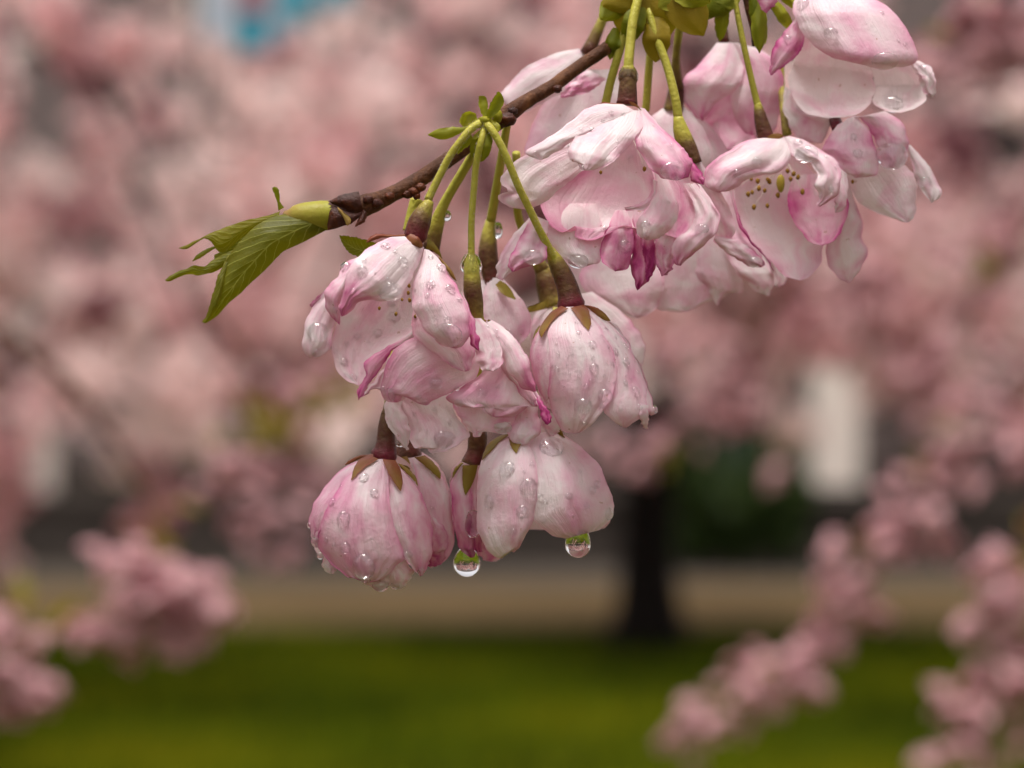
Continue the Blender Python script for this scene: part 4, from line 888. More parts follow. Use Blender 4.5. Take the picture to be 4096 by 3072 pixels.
# ---- E: bottom right
E = flower(ZE, (900, 100), 9, 'pale wide blossom lowest at the right with a large hanging drop')
bE = make_body(ZE, [(60, 900, 150), (150, 900, 290), (300, 950, 490), (500, 1010, 620), (700, 1040, 670), (900, 1050, 680), (1050, 1020, 680), (1200, 960, 640), (1360, 880, 560)], 9.0, 0.88)
pE = lambda L, Rr, lay=0.0, **k: sheet('petal', E, ZE, L, Rr, body=bE, lay=lay, **{**dict(ruf=0.4, bulge=0.5), **k})
back_petals(E, bE)
tube('pedicel', E, ZE, [(1150, -1100), (1110, -700), (1020, -300), (930, -100), (900, 60)], [26, 26, 30, 50, 100], [22, 21, 17, 11, 9], 'stem', tint=[.2, .2, .4, .7, .9], n=16)
sheet('petal', E, ZE, [(660, 150), (560, 200), (480, 300), (430, 400), (390, 560), (375, 720), (380, 900), (385, 1060), (430, 1180), (500, 1280), (600, 1341), (640, 1341), (655, 1282), (730, 1291)],
      [(840, 170), (922, 300), (957, 420), (977, 560), (972, 720), (962, 880), (932, 980), (892, 1080), (852, 1150), (802, 1240), (750, 1292)], body=bE, lay=-1.0, bulge=1.3, tint=(0.16, 0.06, 0.02), ruf=0.6, fold=1.15, nu=22, nv=34)
sheet('petal', E, ZE, [(870, 150), (900, 300), (930, 450), (945, 700), (935, 850), (935, 950), (990, 1022), (1070, 1092), (1150, 1137), (1240, 1152), (1290, 1152), (1400, 1112)],
      [(1150, 100), (1290, 180), (1430, 290), (1542, 400), (1622, 520), (1662, 640), (1722, 790), (1722, 870), (1692, 970), (1622, 1052), (1552, 1082), (1490, 1072), (1420, 1092)], body=bE, lay=-0.3, bulge=1.3, tint=(0.12, 0.06, 0.02), ruf=0.6, fold=1.15, nu=24, nv=34)
sE = lambda L, Rr, lay=-1.8, **k: sheet('sepal', E, ZE, L, Rr, body=bE, lay=lay, mat='sepal', **{**dict(nu=7, nv=12, ruf=0.1, bulge=0.25, tint=(.1, .2, .2)), **k})
sE([(660, 128), (560, 180), (490, 240), (448, 330), (433, 390)], [(705, 145), (605, 215), (535, 295), (472, 352), (440, 392)])
sE([(690, 160), (718, 260), (768, 327)], [(840, 180), (802, 260), (774, 327)], -2.2); sE([(1140, 90), (1180, 140), (1240, 176)], [(1190, 80), (1220, 120), (1242, 172)], -1.2)

# ---- F: large open blossom, centre
F = flower(ZF, (1060, 60), 6, 'largest open blossom in the centre with deep magenta inner ruffles')
pF = lambda L, Rr, **k: sheet('petal', F, ZF, L, Rr, **k)
tube('pedicel', F, V, [(1385, -30), (1368, 40), (1362, 90), (1358, 135), (1357, 165)], [10, 10.5, 10.5, 11, 11.5], [11, 9, 8, 7, 7], 'stem', tint=[.1, .15, .3, .2, .5], n=16)
tube('calyx', F, V, [(1358, 140), (1357, 165), (1356, 190), (1355, 214), (1354, 226)], [11, 17, 20, 22, 24], 7, 'stem', tint=[.3, .65, .7, .85, .9], n=12, sides=16)
pF([(1000, 68), (820, 66), (720, 110), (620, 190), (500, 280), (380, 350), (280, 422), (330, 460), (375, 477)], [(1150, 150), (980, 240), (800, 290), (700, 320), (640, 337), (560, 390), (480, 440), (420, 466), (385, 477)], dep=(3, -1, -3.5, -5), bulge=1.4, tint=(0.04, 0.04, 0.04), ruf=0.9, nu=20, nv=30)
pF([(900, 90), (760, 220), (660, 300), (620, 350), (600, 410), (602, 480), (660, 502), (682, 545), (720, 556)], [(1160, 120), (1150, 220), (1090, 310), (1050, 370), (982, 440), (902, 510), (802, 550), (740, 557)], dep=(3, -2.2, -5.2, -6.5), bulge=1.5, tint=(0.05, 0.05, 0.06), ruf=0.8, nu=20, nv=30)
pF([(1110, 90), (1120, 230), (1090, 300), (1100, 380), (1150, 460), (1202, 540), (1290, 610), (1390, 633)], [(1160, 100), (1262, 220), (1382, 330), (1442, 400), (1490, 470), (1502, 540), (1482, 600), (1432, 621), (1395, 633)], dep=(3, -1, -3.5, -5), bulge=1.6, tint=(0.22, 0.15, 0.45), ruf=0.9, nu=18, nv=28)
pF([(1420, 390), (1470, 480), (1490, 560), (1502, 632), (1590, 662)], [(1440, 385), (1502, 470), (1562, 550), (1592, 600), (1598, 662)], dep=(-0.5, -2, -3), bulge=0.5, tint=(0.7, 0.1, 0.15), ruf=0.3, nu=9)
pF([(700, 280), (400, 380), (200, 490), (120, 570), (95, 650), (145, 700), (72, 750), (150, 822), (260, 842)], [(800, 450), (650, 600), (520, 700), (440, 780), (340, 832), (270, 842)], dep=(5, 3, 2, 2.5), bulge=0.8, tint=(0.05, 0.12, 0.05), ruf=0.7)
sheet('petal', F, ZF, [(900, 250), (600, 540), (480, 650), (390, 760), (415, 880), (470, 972), (560, 1012), (648, 962), (640, 1042), (730, 1072)], [(1150, 250), (1260, 560), (1340, 700), (1340, 850), (1260, 962), (1120, 985), (1000, 962), (900, 1022), (820, 1062), (740, 1072)], dep=(8, 9, 7.5, 5, 3.5), bulge=-2.0, tint=(0.20, 0.05, 0.22), ruf=0.9, nu=22, nv=32)
pF([(1150, 300), (1220, 600), (1270, 800), (1290, 1000), (1380, 1052)], [(1250, 350), (1482, 590), (1562, 680), (1562, 830), (1512, 960), (1432, 1042), (1390, 1053)], dep=(6, 5, 3.5, 3), bulge=-1.0, tint=(0.2, 0.1, 0.2), ruf=0.6)
pF([(1230, 560), (1235, 720), (1160, 850), (1110, 920), (1100, 1012), (1160, 1072)], [(1320, 600), (1392, 760), (1412, 860), (1372, 970), (1282, 1042), (1170, 1072)], dep=(3, 0.5, -0.5, -0.5), bulge=1.2, tint=(0.10, 0.1, 0.05), ruf=0.6)
pF([(1220, 620), (1200, 730), (1120, 800), (1010, 830)], [(1260, 640), (1260, 760), (1180, 840), (1020, 850)], dep=(2, 0.8, 0.5), bulge=0.5, tint=(0.12, 0.1, 0.0), nu=9)
pF([(1440, 650), (1520, 830), (1490, 980), (1390, 1060), (1350, 1150), (1365, 1240), (1410, 1262)], [(1560, 650), (1652, 780), (1712, 900), (1692, 1000), (1602, 1100), (1502, 1180), (1420, 1260)], dep=(5, 3, 1.5, 1.5), bulge=1.2, tint=(0.15, 0.15, 0.2), ruf=1.0)
pF([(940, 850), (900, 940), (840, 1080), (828, 1200), (880, 1262), (940, 1302)], [(1020, 850), (1060, 940), (1082, 1100), (1062, 1200), (1032, 1280), (950, 1303)], dep=(8, 5, 4, 3.5), bulge=0.9, tint=(0.5, 0.15, 0.0), ruf=1.0)
pF([(1080, 850), (1060, 960), (1060, 1150), (1050, 1280), (1100, 1442)], [(1160, 850), (1200, 1000), (1242, 1160), (1232, 1280), (1182, 1380), (1105, 1442)], dep=(9, 5.5, 4.6, 4), bulge=0.6, tint=(0.6, 0.3, 0.25), ruf=1.3)
pF([(1240, 1000), (1236, 1200), (1280, 1322), (1310, 1329)], [(1400, 1000), (1372, 1180), (1362, 1270), (1320, 1329)], dep=(5, 3.5, 3), bulge=0.8, tint=(0.35, 0.25, 0.0), ruf=1.0)
pF([(1140, 1020), (1140, 1130), (1160, 1250), (1175, 1378)], [(1230, 1040), (1235, 1160), (1225, 1290), (1185, 1380)], dep=(3.6, 3.2, 3.0), bulge=0.2, tint=(0.95, 0.1, 0.0), ruf=0.5, nu=8)
pF([(330, 880), (240, 980), (150, 1080), (72, 1230), (58, 1330), (110, 1372)], [(450, 930), (440, 1060), (425, 1220), (300, 1262), (180, 1302), (120, 1372)], dep=(5, 4, 3.5), bulge=0.8, tint=(0.08, 0.1, 0), ruf=0.8)
pF([(320, 910), (260, 1010), (200, 1130), (150, 1240), (178, 1302)], [(440, 940), (442, 1100), (422, 1222), (300, 1262), (190, 1302)], dep=(4, 2.4, 2), bulge=0.7, tint=(0.28, 0.25, 0.1), ruf=0.8)
pF([(520, 800), (430, 960), (450, 1120), (560, 1202), (620, 1242), (700, 1272)], [(800, 800), (850, 980), (842, 1120), (832, 1232), (780, 1247), (720, 1272)], dep=(9, 6.5, 4.6, 4), bulge=1.0, tint=(0.12, 0.05, 0), ruf=0.8)
sheet('sepal', F, ZF, [(900, 60), (860, 50), (820, 66)], [(1000, 62), (940, 72), (840, 72)], dep=(3, 2), mat='sepal', tint=(.8, .1, .1), nu=5, nv=8, ruf=.1)
sheet('sepal', F, ZF, [(1040, 45), (1090, 60), (1135, 110)], [(1060, 75), (1100, 90), (1130, 115)], dep=(2, 1.5), mat='sepal', tint=(.5, .1, .3), nu=5, nv=8, ruf=.1)
stamens(F, ZF, [(835, 570), (1157, 545)], (1060, 300), 2.0, 5.0, 17)

# ---- G: right open blossom with many stamens
G = flower(ZG, (800, 150), 17, 'open blossom right of centre with a spray of yellow-brown stamens inside')
pG = lambda L, Rr, **k: sheet('petal', G, ZG, L, Rr, **k)
tube('pedicel', G, ZH, [(520, -80), (545, 60), (565, 170), (605, 360), (650, 560), (690, 730), (710, 800)], [22, 22, 23, 24, 25, 27, 30], [16, 16, 16, 16, 16.5, 17, 17], 'stem', tint=[.1, .15, .2, .25, .2, .15, .4], n=24)
tube('calyx', G, ZH, [(700, 760), (715, 830), (730, 900), (750, 970), (765, 1030)], [26, 44, 55, 62, 66], 17, 'stem', tint=[.2, .65, .72, .8, .9], n=14, sides=16)
pG([(800, 150), (700, 145), (560, 170), (450, 240), (340, 300), (260, 380), (230, 460), (260, 540), (340, 582)], [(890, 138), (932, 220), (942, 300), (892, 380), (812, 436), (700, 442), (600, 472), (530, 512), (460, 562), (350, 583)], dep=(15, 11, 9, 8), bulge=1.8, tint=(0.14, 0.1, 0.12), ruf=0.9, nu=20, nv=30)
pG([(870, 140), (920, 250), (980, 310), (1080, 340), (1142, 440), (1117, 530), (1160, 600), (1150, 692)], [(920, 128), (1062, 170), (1182, 250), (1282, 310), (1332, 420), (1322, 560), (1262, 640), (1160, 696)], dep=(15, 12, 9.5, 9), bulge=1.6, tint=(0.10, 0.1, 0.06), ruf=1.1, nu=18, nv=28)
pG([(1320, 380), (1310, 560), (1280, 660), (1285, 746)], [(1382, 430), (1392, 560), (1372, 700), (1290, 749)], dep=(13, 11.5, 11), bulge=0.6, tint=(0.12, 0.1, 0), ruf=0.4)
sheet('petal', G, ZG, [(800, 220), (560, 460), (480, 560), (470, 660), (500, 820), (560, 950), (680, 1062), (780, 1150), (880, 1252), (1000, 1292)], [(950, 220), (1150, 460), (1300, 600), (1390, 700), (1362, 830), (1302, 940), (1202, 1010), (1182, 1130), (1102, 1252), (1010, 1293)], dep=(20, 23, 23, 21, 18), bulge=-2.0, tint=(0.10, 0.05, 0.0), ruf=0.9, nu=20, nv=30)
pG([(950, 450), (900, 640), (950, 800), (1020, 900), (1080, 982), (1180, 1012)], [(1250, 420), (1392, 640), (1392, 760), (1342, 880), (1272, 970), (1190, 1012)], dep=(20, 18, 16.5), bulge=-0.8, tint=(0.38, 0.2, 0.0), ruf=0.6)
pG([(1300, 480), (1280, 800), (1220, 1000), (1220, 1122), (1290, 1242), (1400, 1312)], [(1400, 460), (1442, 650), (1512, 810), (1502, 940), (1552, 1070), (1502, 1180), (1462, 1232), (1410, 1313)], dep=(22, 23, 24), bulge=0.8, tint=(0.10, 0.1, 0.0), ruf=0.9)
pG([(420, 500), (320, 600), (340, 750), (360, 850), (320, 950), (340, 1000), (560, 1120)], [(480, 520), (492, 700), (542, 880), (622, 980), (682, 1060), (700, 1110), (640, 1140)], dep=(19, 17, 15, 14), bulge=0.6, tint=(0.16, 0.12, 0.0), ruf=0.7)
pG([(310, 962), (380, 1042), (500, 1122), (600, 1177), (690, 1187)], [(330, 930), (480, 952), (562, 1002), (652, 1062), (732, 1150), (700, 1185)], dep=(13.5, 12.5, 12), bulge=0.8, tint=(0.12, 0.12, 0.35), ruf=0.6)
pG([(440, 560), (470, 700), (520, 860), (620, 1000), (720, 1100), (800, 1222)], [(470, 560), (490, 680), (560, 880), (650, 1000), (745, 1120), (805, 1222)], dep=(16, 14, 12.5), bulge=0.2, tint=(0.75, 0.1, 0.0), ruf=0.3, nu=6)
sheet('sepal', G, ZG, [(740, 140), (780, 110), (840, 105), (870, 130)], [(740, 160), (790, 155), (840, 150), (865, 140)], dep=(14.5, 14), mat='sepal', tint=(.4, .2, .1), nu=6, nv=10, ruf=.2)
stamens(G, ZG, [(615, 475), (665, 490), (745, 480), (760, 495), (905, 410), (955, 432), (990, 460), (930, 475), (675, 550), (722, 567), (590, 597), (622, 582), (828, 605), (1028, 570), (635, 700), (743, 690), (1025, 580), (455, 570)], (880, 300), 17.5, 20, 21)
ps = ellipsoid('pistil', G, Wp(ZG((850, 510)), 17), (36 / ZG.k * KP, 30 / ZG.k * KP, 75 / ZG.k * KP), M['pistil'], 10, 8, 0.05)

# ---- H: domed blossom top right, cut by the frame
H = flower(ZH, (1250, -120), 20, 'domed pale pink blossom at the top right, cut by the frame')
pH = lambda L, Rr, **k: sheet('petal', H, ZH, L, Rr, **k)
tube('pedicel', H, ZH, [(1200, -420), (1215, -300), (1230, -200), (1245, -110)], [24, 25, 50, 60], [20, 20, 20, 20], 'stem', tint=[.1, .2, .7, .9], n=12)
pH([(1100, -130), (980, -20), (968, 80), (1000, 190), (1070, 290), (1160, 372), (1280, 434), (1330, 397), (1400, 442)], [(1300, -140), (1500, -35), (1650, 40), (1762, 160), (1842, 300), (1887, 440), (1800, 492), (1700, 497), (1580, 507), (1490, 437), (1410, 444)], dep=(18, 14, 12, 11.5), bulge=4.0, tint=(0.16, 0.06, 0.10), ruf=0.9, nu=24, nv=32)
pH([(990, 130), (900, 230), (820, 340), (800, 420), (790, 552)], [(1015, 170), (1045, 300), (1000, 400), (920, 472), (800, 562)], dep=(16, 15, 15), bulge=0.8, tint=(0.55, 0.15, 0.0), ruf=0.5)
pH([(1060, 200), (960, 480), (920, 600), (980, 742), (1060, 832), (1220, 872)], [(1500, 300), (1552, 550), (1562, 680), (1502, 800), (1400, 852), (1230, 873)], dep=(20, 22, 21, 19), bulge=-1.6, tint=(0.06, 0.03, 0.0), ruf=0.7)
pH([(1480, 300), (1560, 600), (1550, 750), (1640, 812), (1750, 832)], [(1800, 350), (1902, 550), (1952, 680), (1902, 780), (1760, 832)], dep=(20, 22, 20), bulge=-0.8, tint=(0.04, 0.03, 0.0), ruf=0.7)
pH([(1800, 440), (1880, 560), (1920, 682), (1980, 716)], [(1900, 450), (1982, 510), (2012, 600), (2022, 680), (1985, 717)], dep=(17, 16, 16), bulge=0.7, tint=(0.05, 0.04, 0.0), ruf=0.6)
pH([(900, 640), (890, 800), (930, 900), (980, 1002), (1100, 1052)], [(980, 660), (1020, 800), (1200, 860), (1242, 900), (1182, 1040), (1110, 1053)], dep=(24, 23, 23), bulge=0.9, tint=(0.1, 0.06, 0.1), ruf=0.5)

# ---- I: right of G, below H
I_ = flower(ZH, (1280, 890), 21, 'drooping pink blossom at the far right under the domed one')
pI = lambda L, Rr, **k: sheet('petal', I_, ZH, L, Rr, **k)
tube('calyx', I_, ZH, [(1250, 800), (1252, 830), (1262, 860), (1280, 910), (1300, 960)], [30, 40, 46, 48, 50], [28, 26, 24, 22, 21], 'stem', tint=[.2, .6, .8, .95, .95], n=12)
pI([(1290, 920), (1230, 1000), (1180, 1090), (1212, 1130), (1320, 1252), (1420, 1312)], [(1420, 850), (1522, 960), (1562, 1060), (1592, 1180), (1582, 1280), (1520, 1302), (1430, 1313)], dep=(19, 16, 15), bulge=1.8, tint=(0.26, 0.12, 0.0), ruf=0.7)
pI([(1320, 890), (1440, 860), (1550, 1000), (1600, 1140), (1640, 1222), (1720, 1232)], [(1640, 818), (1762, 900), (1812, 1020), (1807, 1130), (1782, 1210), (1730, 1233)], dep=(20, 18, 17), bulge=1.8, tint=(0.30, 0.15, -0.15), ruf=0.7)
pI([(1350, 1240), (1390, 1400), (1480, 1522), (1640, 1592), (1800, 1642)], [(1700, 1150), (1862, 1300), (1872, 1450), (1872, 1560), (1820, 1642)], dep=(22, 21, 20), bulge=0.8, tint=(0.06, 0.05, 0.0), ruf=0.9)
pI([(1790, 1060), (1850, 1250), (1900, 1382), (1980, 1502)], [(1830, 1070), (1952, 1210), (2012, 1320), (2062, 1430), (1990, 1503)], dep=(20, 19, 18), bulge=0.9, tint=(0.08, 0.06, 0.0), ruf=0.6)
stamens(I_, ZH, [(1402, 1340)], (1380, 1250), 19, 20, 20)

# ---- J, K, N, O, P and Q: softer blossoms behind the twig
J = flower(ZH, (460, 300), 34, 'soft dusky pink blossom behind the right stalk')
pJ = lambda L, Rr, **k: sheet('petal', J, ZH, L, Rr, **{**dict(ruf=0.8, nu=14, nv=22), **k})
tube('pedicel', J, ZH, [(440, -200), (445, 0), (450, 180), (455, 320)], [22, 22, 30, 45], 34, 'stem', tint=[.1, .2, .6, .8], n=12)
pJ([(400, 315), (280, 460), (150, 590), (150, 720), (230, 850), (300, 892)], [(560, 315), (600, 450), (580, 600), (500, 700), (420, 742), (310, 892)], dep=(32, 29, 29), bulge=2, tint=(0.25, 0.1, 0.1))
pJ([(480, 310), (560, 500), (500, 700), (520, 850), (600, 982)], [(700, 350), (832, 450), (892, 600), (872, 800), (822, 960), (700, 1002)], dep=(32, 30, 30), bulge=2, tint=(0.3, 0.12, 0.05))
pJ([(430, 650), (340, 830), (300, 932), (400, 1022), (480, 1102)], [(600, 640), (682, 800), (702, 950), (652, 1050), (500, 1103)], dep=(36, 36, 35), bulge=-1, tint=(0.4, 0.1, 0.0))
pJ([(250, 880), (260, 1000), (280, 1150), (330, 1250)], [(420, 900), (480, 1020), (500, 1120), (420, 1240)], dep=(37, 37), bulge=0.6, tint=(0.2, 0.1, 0.0))
Kf = flower(V, (1270, 110), 30, 'pale blossom mostly hidden behind the twig')
pK = lambda L, Rr, **k: sheet('petal', Kf, V, L, Rr, **{**dict(ruf=0.8, nu=14, nv=22), **k})
tube('pedicel', Kf, V, [(1330, -60), (1310, 20), (1285, 80), (1270, 118)], [10, 10, 14, 20], 30, 'stem', tint=[.1, .2, .6, .8], n=12)
pK([(1250, 105), (1190, 118), (1130, 150), (1085, 200), (1095, 232)], [(1275, 130), (1225, 190), (1170, 225), (1125, 245), (1100, 238)], dep=(30, 27, 26), bulge=1.2, tint=(0.05, 0.05, 0.05))
pK([(1230, 150), (1165, 240), (1135, 320), (1140, 400), (1170, 440)], [(1330, 150), (1350, 240), (1320, 330), (1260, 400), (1180, 440)], dep=(31, 29, 28), bulge=1.5, tint=(0.10, 0.05, 0.05))
pK([(1270, 150), (1235, 175), (1208, 208)], [(1310, 170), (1270, 200), (1215, 212)], dep=(24, 23), bulge=0.6, tint=(0.4, 0.1, 0.1))
Nf = flower(ZF, (1200, 1000), 36, 'shaded blossom hanging behind and below the largest open one')
pN = lambda T, L, Rr, **k: sheet('petal', Nf, T, L, Rr, **{**dict(ruf=0.9, nu=14, nv=22, tint=(0.12, 0.05, 0.0)), **k})
tube('pedicel', Nf, ZF, [(1250, 200), (1240, 500), (1220, 800), (1200, 1010)], [18, 18, 22, 50], [30, 33, 36, 36], 'stem', tint=[.1, .2, .6, .8], n=12)
pN(ZF, [(750, 1150), (680, 1350), (760, 1482), (900, 1562), (1080, 1642)], [(1250, 1150), (1302, 1350), (1282, 1500), (1202, 1612), (1090, 1645)], dep=(35, 32, 31), bulge=1.5)
pN(ZF, [(1100, 1100), (1180, 1400), (1240, 1572), (1330, 1592), (1450, 1602)], [(1700, 1000), (1802, 1200), (1782, 1350), (1702, 1482), (1560, 1562), (1460, 1602)], dep=(36, 34, 33), bulge=1.2)
pN(ZG, [(100, 900), (150, 1200), (260, 1352), (330, 1502)], [(500, 950), (542, 1250), (542, 1390), (420, 1402), (340, 1502)], dep=(36, 33, 32), bulge=1)
pN(ZG, [(350, 950), (480, 1200), (560, 1292), (640, 1372), (740, 1417)], [(700, 1050), (782, 1230), (802, 1320), (762, 1400), (742, 1417)], dep=(34, 30, 29), bulge=1)
pN(ZG, [(650, 1000), (780, 1180), (780, 1300), (820, 1345)], [(850, 1050), (880, 1180), (890, 1290), (840, 1345)], dep=(34, 31), bulge=.8)
pN(ZF, [(450, 1050), (480, 1300), (600, 1450), (760, 1530)], [(850, 1050), (900, 1300), (880, 1450), (780, 1540)], dep=(36, 35), bulge=1)
Of = flower(V, (1065, 600), 22, 'soft blossom behind the two middle calyxes')
pO = lambda L, Rr, nm='petal', **k: sheet(nm, Of, V, L, Rr, **{**dict(ruf=0.5, nu=12, nv=18), **k})
tube('pedicel', Of, V, [(1095, 270), (1084, 340), (1070, 420), (1060, 480)], [9, 9.5, 10, 11], [10, 14, 19, 22], 'stem', tint=[.1, .15, .2, .2], n=16)
tube('calyx', Of, V, [(1061, 470), (1056, 510), (1054, 550), (1062, 600), (1068, 620)], [10, 18, 22, 20, 24], 22, 'stem', tint=[.15, .4, .7, .8, .8], n=12)
pO([(1055, 600), (1040, 660), (1055, 720), (1095, 760)], [(1085, 600), (1130, 650), (1148, 710), (1105, 760)], dep=(21, 18), bulge=1.5, tint=(0.15, 0.05, 0.0))
pO([(1040, 605), (1005, 660), (1000, 720), (1040, 760)], [(1070, 605), (1080, 660), (1075, 720), (1045, 760)], dep=(22, 20), bulge=1.5, tint=(0.15, 0.05, 0.0))
pO([(1080, 605), (1100, 620), (1115, 645)], [(1070, 615), (1085, 635), (1112, 648)], nm='sepal', dep=(19, 17), mat='sepal', nu=5, nv=8, tint=(0, .1, .2))
Pf = flower(V, (1190, 630), 26, 'soft greyish blossom showing behind the egg-shaped one')
pP = lambda L, Rr, nm='petal', **k: sheet(nm, Pf, V, L, Rr, **{**dict(ruf=0.5, nu=12, nv=18), **k})
tube('pedicel', Pf, V, [(1115, 330), (1118, 400), (1120, 470), (1150, 540), (1175, 590)], [9, 9, 9.5, 11, 20], [12, 16, 22, 25, 26], 'stem', tint=[.1, .1, .2, .3, .6], n=18)
tube('calyx', Pf, V, [(1170, 575), (1180, 605), (1190, 635), (1198, 660)], [16, 26, 30, 34], 26, 'stem', tint=[.4, .7, .6, .4], n=12)
pP([(1180, 650), (1150, 690), (1150, 750), (1185, 810)], [(1225, 650), (1250, 710), (1240, 780), (1195, 810)], dep=(25, 22), bulge=1.5, tint=(0.12, 0.05, 0.0))
pP([(1225, 640), (1240, 700), (1290, 780), (1370, 792)], [(1280, 630), (1350, 680), (1392, 740), (1388, 790)], dep=(27, 25), bulge=1.5, tint=(0.15, 0.05, 0.0))
pP([(1190, 645), (1150, 660), (1128, 672)], [(1200, 660), (1160, 672), (1132, 678)], nm='sepal', dep=(24, 22), mat='sepal', nu=5, nv=8, tint=(0, .1, .2))
Qf = flower(V, (1450, 235), 30, 'pale blossom half seen behind the dark right calyx')
pQ = lambda L, Rr, nm='petal', **k: sheet(nm, Qf, V, L, Rr, **{**dict(ruf=0.5, nu=12, nv=18), **k})
tube('pedicel', Qf, V, [(1480, -20), (1468, 60), (1460, 130), (1461, 190)], [9, 9.5, 9.5, 18], [22, 24, 26, 28], 'stem', tint=[.2, .35, .5, .7], n=14)
tube('calyx', Qf, V, [(1461, 165), (1461, 190), (1458, 215), (1455, 240)], [12, 18, 21, 24], 29, 'stem', tint=[.6, .8, .7, .5], n=10)
pQ([(1430, 235), (1390, 270), (1385, 340), (1430, 420)], [(1480, 232), (1520, 280), (1535, 350), (1440, 420)], dep=(29, 26), bulge=2, tint=(0.1, 0.05, 0.0))
pQ([(1470, 240), (1500, 300), (1520, 400), (1560, 470)], [(1500, 240), (1560, 300), (1590, 400), (1570, 470)], dep=(31, 30), bulge=1, tint=(0.2, 0.05, 0.0))
Rf = flower(V, (1490, 320), 10, 'blossom at the right whose dark calyx shows behind the pink-lipped petal')
tube('pedicel', Rf, V, [(1400, 20), (1414, 70), (1440, 140), (1458, 210), (1466, 260)], [8.5, 9, 9.5, 10, 10.5], [13, 12, 11, 10, 10], 'stem', tint=[.1, .15, .2, .2, .15], n=20)
tube('calyx', Rf, V, [(1464, 250), (1472, 285), (1486, 320), (1500, 355)], [10, 18, 20, 18], 10, 'stem', tint=[.1, .3, .65, .75], n=12)
sheet('petal', Rf, V, [(1490, 350), (1500, 400), (1520, 470), (1560, 520)], [(1515, 350), (1560, 420), (1590, 490), (1570, 530)], dep=(11, 14), bulge=1, tint=(0.12, 0.1, 0.1), ruf=.6)
# stalks whose blossoms hang out of sight
def stalk(path, rad, dep, label, tint=None):
    e = empty('pedicel', tuple(Wp(V(path[0]), dep[0]))); tag(e, label, 'stalk', 'bare stalks hanging from the twig')
    tube('stem', e, V, path, rad, dep, 'stem', tint=tint, n=18)
stalk([(1030, 320), (1000, 370), (962, 435), (945, 480), (930, 540)], [10, 10.5, 11, 16, 20], [8, 9, 11, 12, 13], 'green stalk behind the blossom nearest the bud, a drop at its foot', [.1, .1, .1, .3, .8])
stalk([(1355, 50), (1335, 120), (1318, 180), (1305, 240)], [9, 9.5, 9.5, 10], [13, 13, 14, 15], 'thin green stalk left of the calyx of the largest blossom', [.1, .15, .2, .2])
stalk([(1405, 110), (1400, 170), (1395, 240)], [8.5, 9, 9], [22, 23, 24], 'short soft stalk right of the calyx of the largest blossom', [.15, .2, .2])
stalk([(1686, 120), (1688, 180), (1692, 230), (1700, 290)], [8, 8, 9, 11], [33, 32, 26, 24], 'dark green stalk under the domed blossom', [.3, .4, .45, .45])
stalk([(900, 430), (893, 460), (885, 500)], [14, 15, 16], [9, 9, 9], 'stubby green stalk under the twig beside the bud', [.1, .1, .1])

# fine hairs on the stalks in focus
def fuzz(o, n, seed):
    r = np.random.default_rng(seed); me = o.data; P = []
    polys = [p for p in me.polygons if len(p.vertices) == 4]
    for i in range(n):
        p = polys[int(r.integers(len(polys)))]; w_ = r.dirichlet((1, 1, 1, 1))
        q = sum((np.array(me.vertices[k].co) * a for k, a in zip(p.vertices, w_)), np.zeros(3))
        nn = np.array(p.normal) + r.normal(0, 0.35, 3); nn /= np.linalg.norm(nn); t = np.cross(nn, r.normal(size=3)); t /= np.linalg.norm(t) + 1e-9
        ln = r.uniform(0.00018, 0.00045)
        P += [q - t * 0.00002, q + t * 0.00002, q + nn * ln]
    h = mesh_obj('hairs', np.array(P) + np.array(parent_world(o)), [(3 * i, 3 * i + 1, 3 * i + 2) for i in range(n)], M['filament'], o, smooth=False)
    h['kind'] = 'stuff'
for k_, (fl, n_) in enumerate(((A, 700), (B, 500), (C_, 600))):
    for ch in fl.children:
        if ch.name.startswith('pedicel'): fuzz(ch, n_, 900 + k_)

# ================================================================== RAIN DROPS
allv = []; allf = []; off = 0
for v_, f_ in HITS:
    allv.extend(map(tuple, v_)); allf.extend([tuple(i + off for i in q) for q in f_]); off += len(v_)
TREE = BVHTree.FromPolygons(allv, allf)
def cap_mesh():
    v = []; f = []; seg, rings = 20, 12
    for i in range(rings + 1):
        th = math.pi * i / rings
        for k in range(seg):
            ph = 6.28318 * k / seg; z = math.cos(th); z = z if z > 0 else z * 0.3
            s = math.sin(th) ** 0.85
            v.append((s * math.cos(ph), s * math.sin(ph), z))
    for i in range(rings):
        for k in range(seg): f.append((i * seg + k, (i + 1) * seg + k, (i + 1) * seg + (k + 1) % seg, i * seg + (k + 1) % seg))
    me = bpy.data.meshes.new('water_drop'); me.from_pydata(v, [], f)
    me.polygons.foreach_set('use_smooth', [True] * len(me.polygons)); me.materials.append(M['bead'])
    import bmesh
    b = bmesh.new(); b.from_mesh(me); bmesh.ops.remove_doubles(b, verts=b.verts, dist=1e-5); bmesh.ops.recalc_face_normals(b, faces=b.faces); b.to_mesh(me); b.free()
    me.polygons.foreach_set('use_smooth', [True] * len(me.polygons))
    return me
CAPM = cap_mesh()
CAMP = Vector((0, 0, CAMZ))
